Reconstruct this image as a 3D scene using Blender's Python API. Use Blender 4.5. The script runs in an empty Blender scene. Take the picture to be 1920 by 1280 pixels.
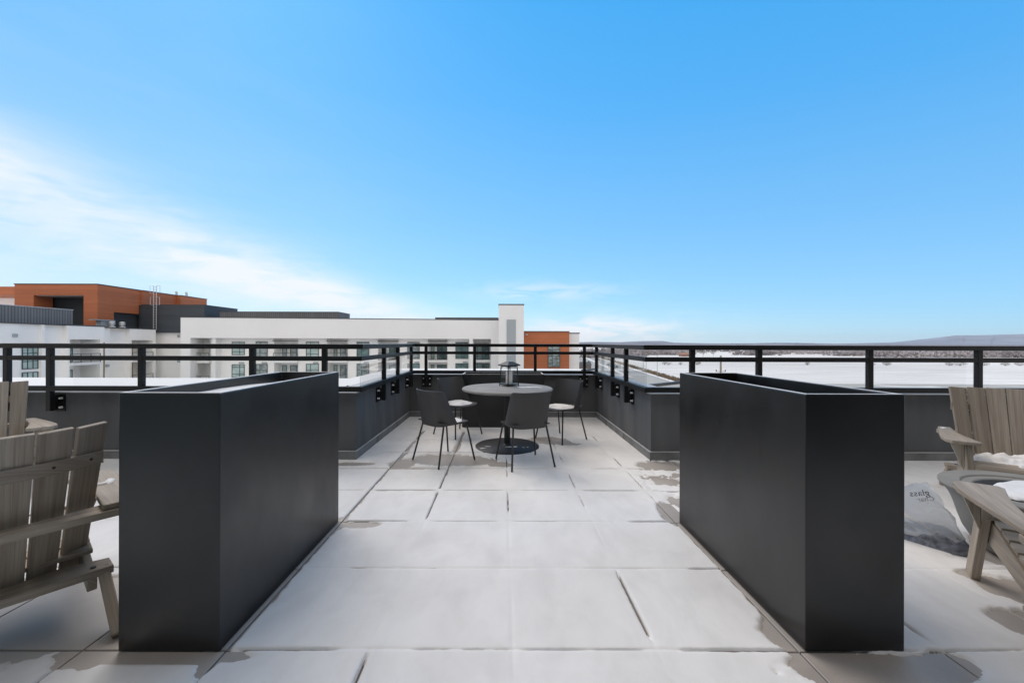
import bpy, math, random
import numpy as np
from mathutils import Vector, Matrix, Euler
R = math.radians
scene = bpy.context.scene
col = scene.collection
rnd = random.Random(7)

# ------------------------------------------------------------------ camera
FPX = 749.0
cam_d = bpy.data.cameras.new('camera'); cam = bpy.data.objects.new('camera', cam_d); col.objects.link(cam)
cam_d.sensor_width = 36; cam_d.lens = FPX / 1920 * 36
cam_d.shift_x = 17 / 1920; cam_d.shift_y = 2 / 1920
cam_d.clip_start = 0.05; cam_d.clip_end = 30000
YAW, ROLL = 0.0, R(.15)
cam.matrix_world = Matrix.Translation((0, 0, 1.313)) @ (Matrix.Rotation(-YAW, 4, 'Z') @ Matrix.Rotation(R(90), 4, 'X') @ Matrix.Rotation(ROLL, 4, 'Z'))
scene.camera = cam

# ------------------------------------------------------------------ world
SUN_EL, SUN_AZ = R(48), R(-35)      # azimuth from +Y towards +X
world = bpy.data.worlds.new('World'); scene.world = world; world.use_nodes = True
nt = world.node_tree; N = nt.nodes; L = nt.links; N.clear()
def wn(t, **kw):
    n = N.new(t)
    for k, v in kw.items(): setattr(n, k, v)
    return n
def wm(op, a, b=None, c=None, clamp=False):
    n = wn('ShaderNodeMath', operation=op, use_clamp=clamp)
    for i, v in enumerate((a, b, c)):
        if v is None: continue
        if isinstance(v, (int, float)): n.inputs[i].default_value = v
        else: L.new(v, n.inputs[i])
    return n.outputs[0]
def wramp(v, a, b, smooth=True):
    n = wn('ShaderNodeMapRange', interpolation_type='SMOOTHSTEP' if smooth else 'LINEAR', clamp=True)
    L.new(v, n.inputs[0]); n.inputs[1].default_value = a; n.inputs[2].default_value = b
    return n.outputs[0]
tc = wn('ShaderNodeTexCoord'); sp = wn('ShaderNodeSeparateXYZ'); L.new(tc.outputs['Generated'], sp.inputs[0])
X_, Y_, Z_ = sp.outputs
az = wm('ARCTAN2', X_, Y_); el = wm('ARCSINE', Z_)
sky = wn('ShaderNodeTexSky', sky_type='NISHITA', sun_disc=False, sun_elevation=SUN_EL, sun_rotation=SUN_AZ)
sky.air_density = 1.0; sky.dust_density = .4; sky.ozone_density = 1.6; sky.altitude = 200
tint = wn('ShaderNodeMix', data_type='RGBA', blend_type='MULTIPLY'); tint.inputs[0].default_value = 1
L.new(sky.outputs[0], tint.inputs[6]); tint.inputs[7].default_value = (1.2, 2.0, 2.2, 1)
cr_ = wn('ShaderNodeValToRGB'); E = cr_.color_ramp.elements; E[0].position = 0; E[0].color = (.58, .77, .93, 1); E[1].position = 1; E[1].color = (.040, .39, .89, 1)
for p_, c_ in ((.07, (.40, .66, .90, 1)), (.2, (.285, .575, .905, 1)), (.42, (.19, .505, .90, 1)), (.75, (.080, .425, .90, 1))):
    e_ = cr_.color_ramp.elements.new(p_); e_.color = c_
L.new(wm('DIVIDE', wm('ADD', el, wm('MULTIPLY', wm('MAXIMUM', az, 0), .10)), .72, clamp=True), cr_.inputs[0])
scl = wn('ShaderNodeMix', data_type='RGBA', blend_type='MULTIPLY'); scl.inputs[0].default_value = 1; L.new(cr_.outputs[0], scl.inputs[6]); scl.inputs[7].default_value = (9.2, 9.3, 9.35, 1)
blend = wn('ShaderNodeMix', data_type='RGBA'); blend.inputs[0].default_value = .82; L.new(tint.outputs[2], blend.inputs[6]); L.new(scl.outputs[2], blend.inputs[7])
# wispy cloud, laid out over the sky's own directions
mp = wn('ShaderNodeMapping'); L.new(tc.outputs['Generated'], mp.inputs[0]); mp.inputs['Scale'].default_value = (1.3, 1.3, 5.5); mp.inputs['Rotation'].default_value = (0, R(-14), 0)
nz = wn('ShaderNodeTexNoise'); L.new(mp.outputs[0], nz.inputs[0]); nz.inputs['Scale'].default_value = 2.3; nz.inputs['Detail'].default_value = 6; nz.inputs['Roughness'].default_value = .55; nz.inputs['Distortion'].default_value = .5
wisp = wramp(nz.outputs[0], .30, .72)
laz = wm('MULTIPLY', az, -1)
line = wm('ADD', wm('MULTIPLY', laz, .235), .012)
dd = wm('SUBTRACT', el, line)
dd2 = wm('DIVIDE', dd, wm('MAXIMUM', wm('MULTIPLY_ADD', laz, .062, .030), .024))
band = wm('MULTIPLY', wm('EXPONENT', wm('MULTIPLY', wm('MULTIPLY', dd2, dd2), -1)), wramp(laz, -.10, .42))
glow = wm('MULTIPLY', wramp(laz, -.15, 1.3), wm('EXPONENT', wm('MULTIPLY', wm('MAXIMUM', el, 0), -2.6)))
low = wm('EXPONENT', wm('MULTIPLY', wm('MAXIMUM', el, 0), -22))
puff = wm('MULTIPLY', wm('EXPONENT', wm('MULTIPLY', wm('POWER', wm('DIVIDE', wm('SUBTRACT', az, .24), .17), 2), -1)), wm('EXPONENT', wm('MULTIPLY', wm('POWER', wm('DIVIDE', wm('SUBTRACT', el, .03), .035), 2), -1)))
nz3 = wn('ShaderNodeTexNoise'); L.new(mp.outputs[0], nz3.inputs[0]); nz3.inputs['Scale'].default_value = 7; nz3.inputs['Detail'].default_value = 6; nz3.inputs['Distortion'].default_value = .8
wisp3 = wramp(nz3.outputs[0], .34, .62)
puff2 = wm('MULTIPLY', wm('EXPONENT', wm('MULTIPLY', wm('POWER', wm('DIVIDE', wm('SUBTRACT', az, .1), .16), 2), -1)), wm('EXPONENT', wm('MULTIPLY', wm('POWER', wm('DIVIDE', wm('SUBTRACT', el, .125), .022), 2), -1)))
f = wm('MULTIPLY', band, wm('ADD', wm('MULTIPLY_ADD', wisp, .50, .26), wm('MULTIPLY', wisp3, .26)))
f = wm('ADD', f, wm('MULTIPLY', glow, wm('MULTIPLY_ADD', wisp, .25, .31)))
f = wm('ADD', f, wm('MULTIPLY', low, wm('MULTIPLY_ADD', laz, .30, .46)))
f = wm('ADD', f, wm('MULTIPLY', puff, wm('MULTIPLY_ADD', wisp3, .85, .15)))
f = wm('ADD', f, wm('MULTIPLY', puff2, wm('MULTIPLY', wisp3, .5)))
f = wm('MINIMUM', wm('MAXIMUM', f, 0), .96)
mix = wn('ShaderNodeMix', data_type='RGBA'); L.new(f, mix.inputs[0]); L.new(blend.outputs[2], mix.inputs[6]); mix.inputs[7].default_value = (8.5, 8.9, 9.5, 1)
over = wn('ShaderNodeMix', data_type='RGBA'); L.new(wm('MAXIMUM', wramp(el, .76, .98), wramp(Y_, .1, -.3)), over.inputs[0]); L.new(mix.outputs[2], over.inputs[6]); over.inputs[7].default_value = (6.9, 6.2, 5.65, 1)
rear = wn('ShaderNodeMix', data_type='RGBA'); L.new(wramp(Y_, .05, -.35), rear.inputs[0]); L.new(over.outputs[2], rear.inputs[6]); rear.inputs[7].default_value = (9.8, 9.5, 9.3, 1)
bg = wn('ShaderNodeBackground'); L.new(rear.outputs[2], bg.inputs[0]); bg.inputs[1].default_value = .10
out = wn('ShaderNodeOutputWorld'); L.new(bg.outputs[0], out.inputs[0])

sun_d = bpy.data.lights.new('sun', 'SUN'); sun_d.energy = 1.5; sun_d.angle = R(40); sun_d.color = (1, .87, .74)
sun = bpy.data.objects.new('sun', sun_d); col.objects.link(sun)
sd = Vector((math.sin(SUN_AZ) * math.cos(SUN_EL), math.cos(SUN_AZ) * math.cos(SUN_EL), math.sin(SUN_EL)))
sun.rotation_euler = sd.to_track_quat('Z', 'Y').to_euler(); sun.location = (0, 0, 60)
vs = scene.view_settings; vs.view_transform = 'Standard'; vs.look = 'None'; vs.exposure = .14; vs.gamma = 1

# ------------------------------------------------------------------ materials
def mat(name, color, rough=.6, metal=0, spec=.5, noise=None, bump=None, coord='Object', var=0):
    """noise=(scale, amount, stretch) colour variation; bump=(scale, strength)"""
    m = bpy.data.materials.new(name); m.use_nodes = True
    t = m.node_tree; p = t.nodes['Principled BSDF']
    p.inputs['Base Color'].default_value = (*color, 1); p.inputs['Roughness'].default_value = rough
    p.inputs['Metallic'].default_value = metal; p.inputs['Specular IOR Level'].default_value = spec
    tcn = t.nodes.new('ShaderNodeTexCoord')
    if noise:
        sc, am, st = noise
        mpn = t.nodes.new('ShaderNodeMapping'); mpn.inputs['Scale'].default_value = st
        t.links.new(tcn.outputs[coord], mpn.inputs[0])
        n = t.nodes.new('ShaderNodeTexNoise'); n.inputs['Scale'].default_value = sc; n.inputs['Detail'].default_value = 5
        t.links.new(mpn.outputs[0], n.inputs[0])
        r = t.nodes.new('ShaderNodeMapRange'); t.links.new(n.outputs[0], r.inputs[0])
        r.inputs[1].default_value = .3; r.inputs[2].default_value = .7; r.inputs[3].default_value = 1 - am; r.inputs[4].default_value = 1 + am
        mx = t.nodes.new('ShaderNodeMix'); mx.data_type = 'RGBA'; mx.blend_type = 'MULTIPLY'; mx.inputs[0].default_value = 1
        mx.inputs[6].default_value = (*color, 1); t.links.new(r.outputs[0], mx.inputs[7]); t.links.new(mx.outputs[2], p.inputs['Base Color'])
    if bump:
        n2 = t.nodes.new('ShaderNodeTexNoise'); n2.inputs['Scale'].default_value = bump[0]; n2.inputs['Detail'].default_value = 4
        t.links.new(tcn.outputs[coord], n2.inputs[0])
        b = t.nodes.new('ShaderNodeBump'); b.inputs['Strength'].default_value = bump[1]; b.inputs['Distance'].default_value = bump[2] if len(bump) > 2 else .01
        t.links.new(n2.outputs[0], b.inputs['Height']); t.links.new(b.outputs[0], p.inputs['Normal'])
    return m
I3 = (1, 1, 1)
M = {}
M['snow'] = mat('snow', (.81, .81, .815), .75, spec=.2, noise=(1.1, .06, I3), bump=(28, .35, .006))
M['stucco'] = mat('charcoal_stucco', (.118, .122, .126), .85, spec=.2, noise=(2.2, .20, (1.6, 1.6, .35)), bump=(220, .5, .003))
M['planter'] = mat('planter_metal', (.006, .006, .0062), .3, spec=.72, noise=(1.3, .15, I3), bump=(260, .05, .001))
def rough_noise(m, lo, hi, scale, st=I3):
    t = m.node_tree; p = t.nodes['Principled BSDF']; tcn = t.nodes.new('ShaderNodeTexCoord'); mpn = t.nodes.new('ShaderNodeMapping'); mpn.inputs['Scale'].default_value = st
    t.links.new(tcn.outputs['Object'], mpn.inputs[0]); n = t.nodes.new('ShaderNodeTexNoise'); n.inputs['Scale'].default_value = scale; n.inputs['Detail'].default_value = 6; n.inputs['Roughness'].default_value = .65; t.links.new(mpn.outputs[0], n.inputs[0])
    r = t.nodes.new('ShaderNodeMapRange'); t.links.new(n.outputs[0], r.inputs[0]); r.inputs[1].default_value = .3; r.inputs[2].default_value = .7; r.inputs[3].default_value = lo; r.inputs[4].default_value = hi; t.links.new(r.outputs[0], p.inputs['Roughness'])
rough_noise(M['planter'], .26, .46, 2.2, (1, 1, .6))
M['rail'] = mat('rail_metal', (.010, .010, .011), .45, spec=.3, noise=(6, .15, I3))
M['flash'] = mat('flashing', (.55, .55, .56), .5, metal=.1, noise=(3, .15, I3))
M['skirt'] = mat('base_flashing', (.20, .205, .205), .6, spec=.3, noise=(5, .25, I3), bump=(60, .1))
M['frost_glint'] = mat('frosted_rim', (.85, .85, .86), .55, noise=(30, .12, I3))  # planter frost; the pale tone also paints light on the rails
M['bolt'] = mat('bolt_steel', (.88, .88, .88), .4)
M['plastic'] = mat('chair_plastic', (.062, .061, .062), .5, spec=.4, noise=(3, .1, I3))
M['leg'] = mat('leg_metal', (.022, .023, .026), .35)
M['tabletop'] = mat('tabletop_metal', (.29, .282, .275), .65, spec=.2, noise=(5, .12, I3), bump=(200, .08, .001))
M['tablebase'] = mat('tablebase_metal', (.022, .023, .026), .5, noise=(6, .2, I3))
M['candle'] = mat('candle_wax', (.85, .84, .82), .5); M['candle'].node_tree.nodes['Principled BSDF'].inputs['Subsurface Weight'].default_value = .5; M['candle'].node_tree.nodes['Principled BSDF'].inputs['Subsurface Scale'].default_value = .05
M['black'] = mat('lantern_metal', (.02, .02, .022), .5)
M['white_wall'] = mat('white_panel', (.82, .82, .82), .8, spec=.1, noise=(.12, .05, (1, 1, .5)))
M['wing_wall'] = mat('lightened_white', (.92, .91, .89), .8, spec=.1, noise=(.25, .05, (1, 1, .3)))  # paler, warmer white stands in for light on the wing
M['grey_panel'] = mat('grey_panel', (.36, .40, .43), .6)
M['cap'] = mat('roof_cap', (.05, .052, .058), .5)
M['dark_clad'] = mat('dark_cladding', (.045, .055, .066), .6, noise=(.6, .15, (.3, .3, 4)))
M['void'] = mat('dark_interior', (.02, .028, .035), .7)
M['soffit'] = mat('soffit', (.6, .6, .6), .7)
M['frame'] = mat('window_frame', (.04, .065, .068), .4)
M['pane_a'] = mat('pane_pale', (.36, .47, .45), .12, spec=.7, noise=(.9, .30, (1, 1, 2)))
M['pane_b'] = mat('pane_teal', (.13, .20, .20), .10, spec=.8, noise=(1.2, .55, (1, 1, 2)))
M['pane_c'] = mat('pane_grey', (.27, .32, .32), .10, spec=.8, noise=(1.8, .55, (1, 1, 1.5)))
M['steel'] = mat('galvanised_steel', (.55, .56, .57), .4, metal=.4)
M['concrete'] = mat('bowl_concrete', (.27, .265, .25), .9, spec=.1, noise=(6, .10, I3), bump=(90, .12, .002))
M['bowl_in'] = mat('bowl_inner', (.06, .066, .078), .7)
M['dirt'] = mat('soil', (.03, .025, .02), .9)
M['gap'] = mat('under_deck', (.03, .028, .026), .9)
M['penth'] = mat('unseen_facade', (.022, .022, .024), .7)
M['asphalt'] = mat('road_asphalt', (.40, .41, .42), .9, spec=.1, noise=(.08, .12, (4, .4, 1)))
M['reed'] = mat('dry_reeds', (.22, .17, .12), .9, spec=.1, noise=(.6, .3, I3))
M['pole'] = mat('weathered_pole', (.30, .27, .21), .85)
M['lamp'] = mat('lamp_grey', (.30, .31, .32), .5)
M['twig'] = mat('bare_twigs', (.17, .15, .14), .9, spec=.1, noise=(.02, .35, I3))
M['wood_far'] = mat('far_woods', (.36, .335, .345), .95, spec=.05, noise=(.006, .35, I3))
M['brick'] = mat('house_brick', (.28, .17, .13), .8)
M['redroof'] = mat('red_roof', (.33, .19, .15), .8)
M['shed'] = mat('shed_wall', (.16, .13, .12), .8)
M['shedroof'] = mat('shed_roof', (.09, .09, .10), .7)
M['escarp'] = mat('hazy_escarpment', (.27, .31, .40), .95, spec=.05, noise=(.0016, .22, (1, 1, 6)))  # blue-grey of distance haze mixed into the colour
M['ridge'] = mat('hazed_woodland', (.22, .235, .29), .95, spec=.05, noise=(.003, .3, I3))  # bluish because far-off haze is painted into this tone
M['tyre'] = mat('tyre', (.02, .02, .02), .8)
M['crush'] = mat('crushed_glass', (.20, .215, .26), .3, spec=.6, noise=(13, .55, (1, 3.5, 3)), bump=(22, .35, .01))
M['print'] = mat('bag_print', (.10, .10, .11), .7)

def clad(name, color, board=.3, vertical=False, dark=.55, rough=.6, width=.06, grain=0):
    """cladding with real joint spacing: joints every `board` metres along z (or along x+y)"""
    m = bpy.data.materials.new(name); m.use_nodes = True; t = m.node_tree; p = t.nodes['Principled BSDF']
    tcn = t.nodes.new('ShaderNodeTexCoord'); s = t.nodes.new('ShaderNodeSeparateXYZ'); t.links.new(tcn.outputs['Object'], s.inputs[0])
    def mt(op, a, b):
        n = t.nodes.new('ShaderNodeMath'); n.operation = op
        for i, v in enumerate((a, b)):
            if isinstance(v, (int, float)): n.inputs[i].default_value = v
            else: t.links.new(v, n.inputs[i])
        return n.outputs[0]
    c = mt('ADD', s.outputs[0], s.outputs[1]) if vertical else s.outputs[2]
    q = mt('DIVIDE', c, board); fr = mt('FRACT', q, 0); ln = mt('LESS_THAN', fr, width)
    fl = mt('FLOOR', q, 0)
    wnz = t.nodes.new('ShaderNodeTexWhiteNoise'); wnz.noise_dimensions = '1D'; t.links.new(fl, wnz.inputs['W'])
    va = mt('ADD', mt('MULTIPLY', wnz.outputs[0], .16), .92)
    if grain:
        mpn = t.nodes.new('ShaderNodeMapping'); mpn.inputs['Scale'].default_value = (.35, .35, 7); t.links.new(tcn.outputs['Object'], mpn.inputs[0])
        n = t.nodes.new('ShaderNodeTexNoise'); n.inputs['Scale'].default_value = 1.5; n.inputs['Detail'].default_value = 4; t.links.new(mpn.outputs[0], n.inputs[0])
        va = mt('MULTIPLY', va, mt('ADD', mt('MULTIPLY', n.outputs[0], grain), 1 - grain / 2))
    k = mt('MULTIPLY', va, mt('SUBTRACT', 1, mt('MULTIPLY', ln, 1 - dark)))
    mx = t.nodes.new('ShaderNodeMix'); mx.data_type = 'RGBA'; mx.blend_type = 'MULTIPLY'; mx.inputs[0].default_value = 1
    mx.inputs[6].default_value = (*color, 1); t.links.new(k, mx.inputs[7]); t.links.new(mx.outputs[2], p.inputs['Base Color'])
    p.inputs['Roughness'].default_value = rough; p.inputs['Specular IOR Level'].default_value = .25
    return m
M['orange'] = clad('orange_board', (.44, .145, .065), board=.62, dark=.72, width=.04, grain=.35)
M['corr'] = clad('corrugated_panel', (.20, .20, .205), board=.28, vertical=True, dark=.5, width=.3)
M['corr_dark'] = clad('corrugated_dark', (.11, .11, .115), board=.28, vertical=True, dark=.6, width=.3)

def wood():
    m = bpy.data.materials.new('weathered_board'); m.use_nodes = True; t = m.node_tree; p = t.nodes['Principled BSDF']
    uv = t.nodes.new('ShaderNodeTexCoord')
    def noise(scale, det, st):
        mpn = t.nodes.new('ShaderNodeMapping'); mpn.inputs['Scale'].default_value = st; t.links.new(uv.outputs['UV'], mpn.inputs[0])
        n = t.nodes.new('ShaderNodeTexNoise'); n.inputs['Scale'].default_value = scale; n.inputs['Detail'].default_value = det; n.inputs['Roughness'].default_value = .6
        t.links.new(mpn.outputs[0], n.inputs[0]); return n.outputs[0]
    a = noise(1, 4, (1.1, 26, 1)); b = noise(1, 5, (2.5, 150, 1))
    cr = t.nodes.new('ShaderNodeValToRGB'); e = cr.color_ramp.elements
    e[0].position = .28; e[0].color = (.25, .203, .158, 1); e[1].position = .72; e[1].color = (.53, .46, .375, 1)
    mid = cr.color_ramp.elements.new(.5); mid.color = (.40, .338, .272, 1)
    ad = t.nodes.new('ShaderNodeMath'); ad.operation = 'MULTIPLY_ADD'; t.links.new(b, ad.inputs[0]); ad.inputs[1].default_value = .55
    s2 = t.nodes.new('ShaderNodeMath'); s2.operation = 'MULTIPLY_ADD'; t.links.new(a, s2.inputs[0]); s2.inputs[1].default_value = .75; s2.inputs[2].default_value = -.15
    t.links.new(s2.outputs[0], ad.inputs[2]); t.links.new(ad.outputs[0], cr.inputs[0])
    big = noise(1, 1, (.02, .35, 1)); hv = t.nodes.new('ShaderNodeMapRange'); t.links.new(big, hv.inputs[0]); hv.inputs[1].default_value = .35; hv.inputs[2].default_value = .65; hv.inputs[3].default_value = .78; hv.inputs[4].default_value = 1.14
    tm = t.nodes.new('ShaderNodeMix'); tm.data_type = 'RGBA'; tm.blend_type = 'MULTIPLY'; tm.inputs[0].default_value = 1; t.links.new(cr.outputs[0], tm.inputs[6]); t.links.new(hv.outputs[0], tm.inputs[7]); t.links.new(tm.outputs[2], p.inputs['Base Color'])
    bp = t.nodes.new('ShaderNodeBump'); bp.inputs['Strength'].default_value = .35; bp.inputs['Distance'].default_value = .002
    t.links.new(b, bp.inputs['Height']); t.links.new(bp.outputs[0], p.inputs['Normal'])
    p.inputs['Roughness'].default_value = .62; p.inputs['Specular IOR Level'].default_value = .35
    return m
M['wood'] = wood()

def glass(name, tintc=(.985, .992, .99), refl=.9):
    m = bpy.data.materials.new(name); m.use_nodes = True; t = m.node_tree; t.nodes.clear()
    tr = t.nodes.new('ShaderNodeBsdfTransparent'); tr.inputs[0].default_value = (*tintc, 1)
    gl = t.nodes.new('ShaderNodeBsdfGlossy'); gl.inputs['Roughness'].default_value = .01; gl.inputs[0].default_value = (refl, refl, refl, 1)
    ge = t.nodes.new('ShaderNodeNewGeometry'); dt = t.nodes.new('ShaderNodeVectorMath'); dt.operation = 'DOT_PRODUCT'; t.links.new(ge.outputs['Incoming'], dt.inputs[0]); t.links.new(ge.outputs['Normal'], dt.inputs[1])
    def mt(op, a, b):
        n = t.nodes.new('ShaderNodeMath'); n.operation = op
        for i, v in enumerate((a, b)):
            if isinstance(v, (int, float)): n.inputs[i].default_value = v
            else: t.links.new(v, n.inputs[i])
        return n.outputs[0]
    fr = mt('ADD', mt('MULTIPLY', mt('POWER', mt('SUBTRACT', 1, mt('ABSOLUTE', dt.outputs['Value'], 0)), 5), .8), .03)
    mx = t.nodes.new('ShaderNodeMixShader'); t.links.new(fr, mx.inputs[0]); t.links.new(tr.outputs[0], mx.inputs[1]); t.links.new(gl.outputs[0], mx.inputs[2])
    o = t.nodes.new('ShaderNodeOutputMaterial'); t.links.new(mx.outputs[0], o.inputs[0]); return m
M['glass'] = glass('rail_glass')
M['glass_edge'] = mat('glass_edge', (.30, .45, .42), .2)

def film():
    m = bpy.data.materials.new('plastic_film'); m.use_nodes = True; t = m.node_tree; t.nodes.clear()
    tr = t.nodes.new('ShaderNodeBsdfTransparent'); tr.inputs[0].default_value = (.98, .98, .98, 1)
    tl = t.nodes.new('ShaderNodeBsdfTranslucent'); tl.inputs[0].default_value = (.93, .93, .92, 1)
    df = t.nodes.new('ShaderNodeBsdfDiffuse'); df.inputs[0].default_value = (.92, .92, .91, 1)
    gl = t.nodes.new('ShaderNodeBsdfGlossy'); gl.inputs['Roughness'].default_value = .18
    a = t.nodes.new('ShaderNodeMixShader'); a.inputs[0].default_value = .30; t.links.new(tl.outputs[0], a.inputs[1]); t.links.new(df.outputs[0], a.inputs[2])
    b = t.nodes.new('ShaderNodeMixShader'); b.inputs[0].default_value = .78; t.links.new(tr.outputs[0], b.inputs[1]); t.links.new(a.outputs[0], b.inputs[2])
    c = t.nodes.new('ShaderNodeMixShader'); c.inputs[0].default_value = .10; t.links.new(b.outputs[0], c.inputs[1]); t.links.new(gl.outputs[0], c.inputs[2])
    tcn = t.nodes.new('ShaderNodeTexCoord'); n = t.nodes.new('ShaderNodeTexNoise'); n.inputs['Scale'].default_value = 14; n.inputs['Detail'].default_value = 3; n.inputs['Distortion'].default_value = 1.2
    t.links.new(tcn.outputs['Object'], n.inputs[0]); bp = t.nodes.new('ShaderNodeBump'); bp.inputs['Strength'].default_value = .7; bp.inputs['Distance'].default_value = .02
    t.links.new(n.outputs[0], bp.inputs['Height'])
    for q in (tl, df, gl): t.links.new(bp.outputs[0], q.inputs['Normal'])
    o = t.nodes.new('ShaderNodeOutputMaterial'); t.links.new(c.outputs[0], o.inputs[0]); return m
M['film'] = film()

def paver():
    m = bpy.data.materials.new('porcelain_paver'); m.use_nodes = True; t = m.node_tree; p = t.nodes['Principled BSDF']
    tcn = t.nodes.new('ShaderNodeTexCoord')
    n = t.nodes.new('ShaderNodeTexNoise'); n.inputs['Scale'].default_value = 2.2; n.inputs['Detail'].default_value = 6; n.inputs['Distortion'].default_value = .6; t.links.new(tcn.outputs['Object'], n.inputs[0])
    n2 = t.nodes.new('ShaderNodeTexNoise'); n2.inputs['Scale'].default_value = 400; n2.inputs['Detail'].default_value = 2; t.links.new(tcn.outputs['Object'], n2.inputs[0])
    cr = t.nodes.new('ShaderNodeValToRGB'); e = cr.color_ramp.elements
    e[0].position = .3; e[0].color = (.37, .335, .305, 1); e[1].position = .7; e[1].color = (.50, .465, .43, 1); t.links.new(n.outputs[0], cr.inputs[0])
    mx = t.nodes.new('ShaderNodeMix'); mx.data_type = 'RGBA'; mx.blend_type = 'OVERLAY'; mx.inputs[0].default_value = .25
    t.links.new(cr.outputs[0], mx.inputs[6]); t.links.new(n2.outputs[0], mx.inputs[7]); t.links.new(mx.outputs[2], p.inputs['Base Color'])
    rr = t.nodes.new('ShaderNodeMapRange'); t.links.new(n.outputs[0], rr.inputs[0]); rr.inputs[3].default_value = .28; rr.inputs[4].default_value = .65; t.links.new(rr.outputs[0], p.inputs['Roughness'])
    return m
M['paver'] = paver()

def field():
    """snowy farmland: thin snow with stubble rows, plus long drifts"""
    m = bpy.data.materials.new('snowy_fields'); m.use_nodes = True; t = m.node_tree; p = t.nodes['Principled BSDF']
    tcn = t.nodes.new('ShaderNodeTexCoord')
    def nz(st, sc, det, rot=0):
        mpn = t.nodes.new('ShaderNodeMapping'); mpn.inputs['Scale'].default_value = st; mpn.inputs['Rotation'].default_value = (0, 0, rot); t.links.new(tcn.outputs['Object'], mpn.inputs[0])
        n = t.nodes.new('ShaderNodeTexNoise'); n.inputs['Scale'].default_value = sc; n.inputs['Detail'].default_value = det; t.links.new(mpn.outputs[0], n.inputs[0]); return n.outputs[0]
    a = nz((.35, 2.6, 1), .06, 6, R(4)); b = nz((1, 1, 1), .004, 5); c = nz((.5, 3, 1), .35, 4, R(-6))
    def rg(v, lo, hi, o0, o1):
        r = t.nodes.new('ShaderNodeMapRange'); t.links.new(v, r.inputs[0]); r.inputs[1].default_value = lo; r.inputs[2].default_value = hi; r.inputs[3].default_value = o0; r.inputs[4].default_value = o1; return r.outputs[0]
    def mul(u, v):
        n = t.nodes.new('ShaderNodeMath'); n.operation = 'MULTIPLY'; t.links.new(u, n.inputs[0]); t.links.new(v, n.inputs[1]); return n.outputs[0]
    k = mul(mul(rg(a, .35, .65, .86, 1.03), rg(b, .35, .6, .90, 1.02)), rg(c, .3, .62, .90, 1.0))
    mx = t.nodes.new('ShaderNodeMix'); mx.data_type = 'RGBA'; mx.blend_type = 'MULTIPLY'; mx.inputs[0].default_value = 1
    mx.inputs[6].default_value = (.80, .80, .81, 1); t.links.new(k, mx.inputs[7]); t.links.new(mx.outputs[2], p.inputs['Base Color'])
    p.inputs['Roughness'].default_value = 1; p.inputs['Specular IOR Level'].default_value = 0
    return m
M['field'] = field()

def roofsnow():
    m = bpy.data.materials.new('roof_snow'); m.use_nodes = True; t = m.node_tree; p = t.nodes['Principled BSDF']
    tcn = t.nodes.new('ShaderNodeTexCoord')
    s = t.nodes.new('ShaderNodeSeparateXYZ'); t.links.new(tcn.outputs['Object'], s.inputs[0])
    n = t.nodes.new('ShaderNodeTexNoise'); n.inputs['Scale'].default_value = .45; n.inputs['Detail'].default_value = 6; n.inputs['Distortion'].default_value = .8; t.links.new(tcn.outputs['Object'], n.inputs[0])
    # the snow has thinned to membrane on the right-hand roof
    r = t.nodes.new('ShaderNodeMapRange'); t.links.new(s.outputs[0], r.inputs[0]); r.inputs[1].default_value = 0; r.inputs[2].default_value = 4; r.inputs[3].default_value = -.22; r.inputs[4].default_value = .16
    a = t.nodes.new('ShaderNodeMath'); a.operation = 'ADD'; t.links.new(n.outputs[0], a.inputs[0]); t.links.new(r.outputs[0], a.inputs[1])
    cr = t.nodes.new('ShaderNodeValToRGB'); e = cr.color_ramp.elements; e[0].position = .46; e[0].color = (.80, .80, .81, 1); e[1].position = .60; e[1].color = (.44, .45, .45, 1)
    t.links.new(a.outputs[0], cr.inputs[0]); t.links.new(cr.outputs[0], p.inputs['Base Color'])
    p.inputs['Roughness'].default_value = 1; p.inputs['Specular IOR Level'].default_value = 0
    return m
M['roofsnow'] = roofsnow()

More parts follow.
